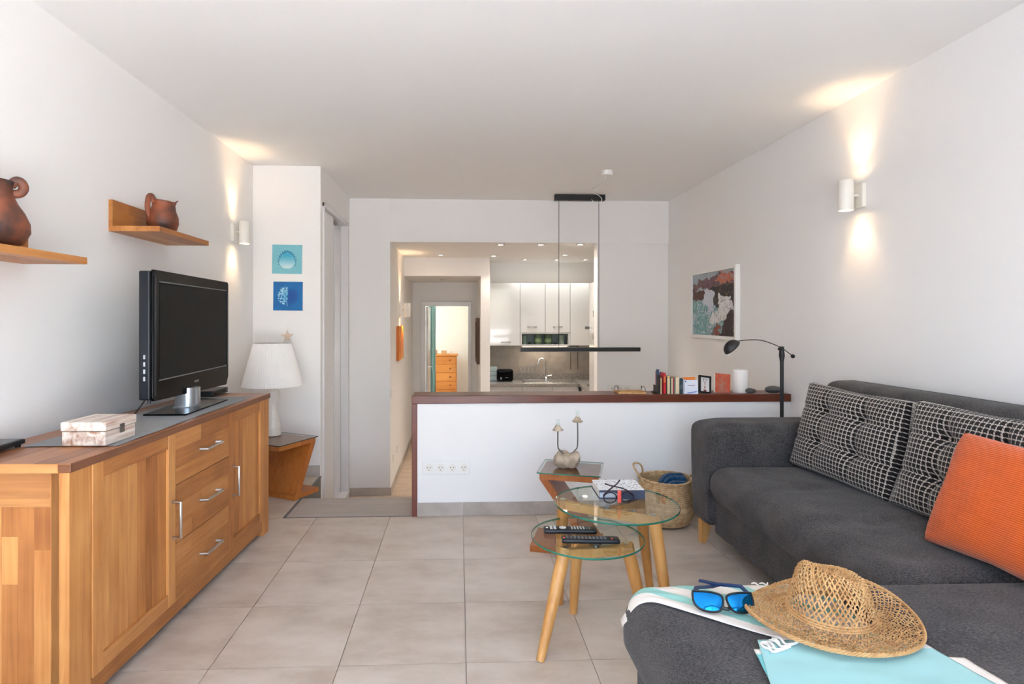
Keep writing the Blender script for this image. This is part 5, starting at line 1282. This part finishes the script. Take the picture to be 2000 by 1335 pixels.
# worktop: one L-shaped slab
wt_ = MB().prism([(.387, 7.17), (1.50, 7.17), (1.43, 6.2), (XR - .005, 6.2), (XR - .005, 7.764), (.387, 7.764)], (.365, .403), 2)
wk = tag(thing('worktop', 'grey speckled granite worktop along the kitchen wall', 'worktop'), 'grey speckled granite worktop along the kitchen wall')
wt_.build('slab', M_granite, wk, bevel=.003); bx(.387, XR - .005, 7.745, 7.764, .404, .47).build('upstand', M_granite, wk, bevel=.002)
def base_unit(label, x0, x1, hx):
    t = thing('base_cupboard', label, 'cupboard', (0, 0, 0), 0, 'white kitchen base cupboards')
    bx(x0 + .001, x1 - .001, 7.24, 7.76, ZL + .10, .363).build('carcass', M_lacq, t)
    bx(x0 + .003, x1 - .003, 7.28, 7.74, ZL + .001, ZL + .099).build('plinth', M_grey, t)
    d = bx(x0 + .003, x1 - .003, 7.22, 7.239, ZL + .105, .36).build('door', M_lacq, t, bevel=.002)
    if hx: arch_handle(d, hx, 7.22, .30, .14)
base_unit('white base cupboard under the toaster', .389, .79, .605); base_unit('white base cupboard under the sink', .79, 1.17, .985); base_unit('white base cupboard right of the sink without visible handle', 1.17, 1.50, None)
rb = thing('base_cupboard', 'white base cupboard under the right worktop return', 'cupboard', (0, 0, 0), 0, 'white kitchen base cupboards')
bx(1.55, XR - .006, 6.22, 7.20, ZL + .10, .363).build('carcass', M_lacq, rb); bx(1.52, 1.549, 6.25, 7.15, ZL + .105, .36).build('door', M_lacq, rb, bevel=.002)
hb = thing('cooker_hob', 'black glass cooker hob set in the right worktop', 'hob', (1.78, 6.75, .4035)); bx(-.22, .22, -.27, .27, 0, .006).build('glass_plate', M_blackgloss, hb, bevel=.002)
for x, y in ((-.1, -.13), (.1, -.13), (-.1, .13), (.1, .13)): MB().lathe([(.07, .0062), (.075, .0062), (.075, .0066), (.07, .0066)], 24, (x, y, 0), cap=False).build('ring', M_grey, hb)
sk = thing('kitchen_sink', 'stainless steel sink with drainer in the worktop', 'sink', (1.14, 7.42, .4035))
for q in ((-.33, .36, -.2, -.17), (-.33, .36, .17, .2), (-.33, -.30, -.17, .17), (.33, .36, -.17, .17), (.0, .03, -.17, .17)): bx(q[0], q[1], q[2], q[3], 0, .006).build('rim', M_chrome, sk, bevel=.002)
for a, b in ((-.30, 0), (.03, .33)): bx(a, b, -.17, .17, .0005, .002).build('bowl', M_steel, sk)
fc = thing('kitchen_tap', 'tall curved chrome kitchen tap above the sink', 'tap', (1.145, 7.60, .4035))
MB().lathe([(.024, 0), (.024, .03), (.014, .04)], 18).build('base', M_chrome, fc, smooth=True)
MB().tube(smooth_path([(0, 0, .03), (.003, -.005, .12), (.0, -.01, .21), (-.02, -.015, .265), (-.055, -.02, .285), (-.09, -.025, .265), (-.108, -.03, .22), (-.115, -.03, .175)], 6), .011, 12).build('spout', M_chrome, fc, smooth=True)
MB().tube([(.02, 0, .055), (.075, -.01, .065)], .008, 10).build('lever', M_chrome, fc, smooth=True)
ts = thing('toaster', 'black two-slot toaster on the left of the worktop', 'toaster', (.592, 7.48, .4035))
MB().softbox(-.105, .105, -.07, .07, .008, .155, .022, (10, 8, 10)).build('body', M_blackgloss, ts, smooth='all')
for y in (-.025, .025): bx(-.08, .08, y - .012, y + .012, .150, .1565).build('slot', M_blackp, ts)
bx(-.06, -.045, -.078, -.069, .03, .06).build('lever', M_silver, ts); bx(.0, .04, -.0715, -.0695, .05, .058).build('badge', M_grey, ts)
bx(-.09, .09, -.06, .06, 0, .01).build('base', M_blackp, ts)
cj = thing('storage_jar', 'pale clear stack of containers behind the toaster', 'container', (.45, 7.58, .4035))
for k, z in enumerate((0, .062, .124)): bx(-.045, .05, -.04, .04, z, z + .058).build('container', mat('pale_container_%d' % k, (190, 206, 210), .2), cj, bevel=.006)
dr = thing('dish_rack', 'thin wire rack on the backsplash left of the tap', 'rack', (.925, 7.70, .50))
for z in (.0, .075): MB().tube([(-.10, -.04, z), (.10, -.04, z), (.10, .06, z), (-.10, .06, z)], .0028, 6, closed=True).build('wire_hoop', M_steel, dr)
for x in (-.10, -.05, 0, .05, .10): MB().tube([(x, .055, .075), (x, .06, 0), (x, -.04, 0), (x, -.04, .075)], .0022, 6).build('wire', M_steel, dr)
hk = thing('towel_holder', 'thin black wire towel holder on the backsplash', 'holder', (1.545, 7.72, .53))
MB().tube([(-.045, 0, .33), (-.05, 0, 0), (.05, 0, 0), (.045, 0, .33)], .004, 8).build('wire_loop', M_black, hk)
bx(-.06, .06, .005, .044, .31, .333).build('bracket', M_black, hk)
tu = thing('tall_cupboard', 'tall white kitchen cupboard at the right of the opening', 'cupboard', (0, 0, ZL))
bx(1.42, XR - .006, 5.89, 6.19, 0, 1.595 - ZL).build('carcass', M_lacq, tu)
for z0, z1 in ((.1, 1.62), (1.625, 2.10)):
    d = bx(1.40, 1.419, 5.892, 6.185, z0, z1).build('door', M_lacq, tu, bevel=.002)
    zz = 1.54 if z0 < 1 else 1.77
    MB().tube([(1.40, 5.90, zz - .03), (1.375, 5.90, zz - .03), (1.375, 5.90, zz + .03), (1.40, 5.90, zz + .03)], .005, 6).build('handle', M_steel, d)
bx(1.39, XR - .006, 5.882, 5.889, 0, 2.10).build('end_panel', M_lacq, tu)

us = thing('under_cupboard_light', 'slim white light strip under the kitchen wall cupboards', 'lamp', (1.12, 7.55, .858))
bx(-.30, .30, -.012, .012, -.012, 0).build('housing', M_white, us, bevel=.002)
bx(-.29, .29, -.009, .009, -.0128, -.0118).build('diffuser', M_bulb, us)
ul = lamp('strip_light', 'AREA', (0, 0, -.016), .32, (1, .93, .86), us, (0, .25, -1), .5); ul.data.shape = 'RECTANGLE'; ul.data.size = .56; ul.data.size_y = .02
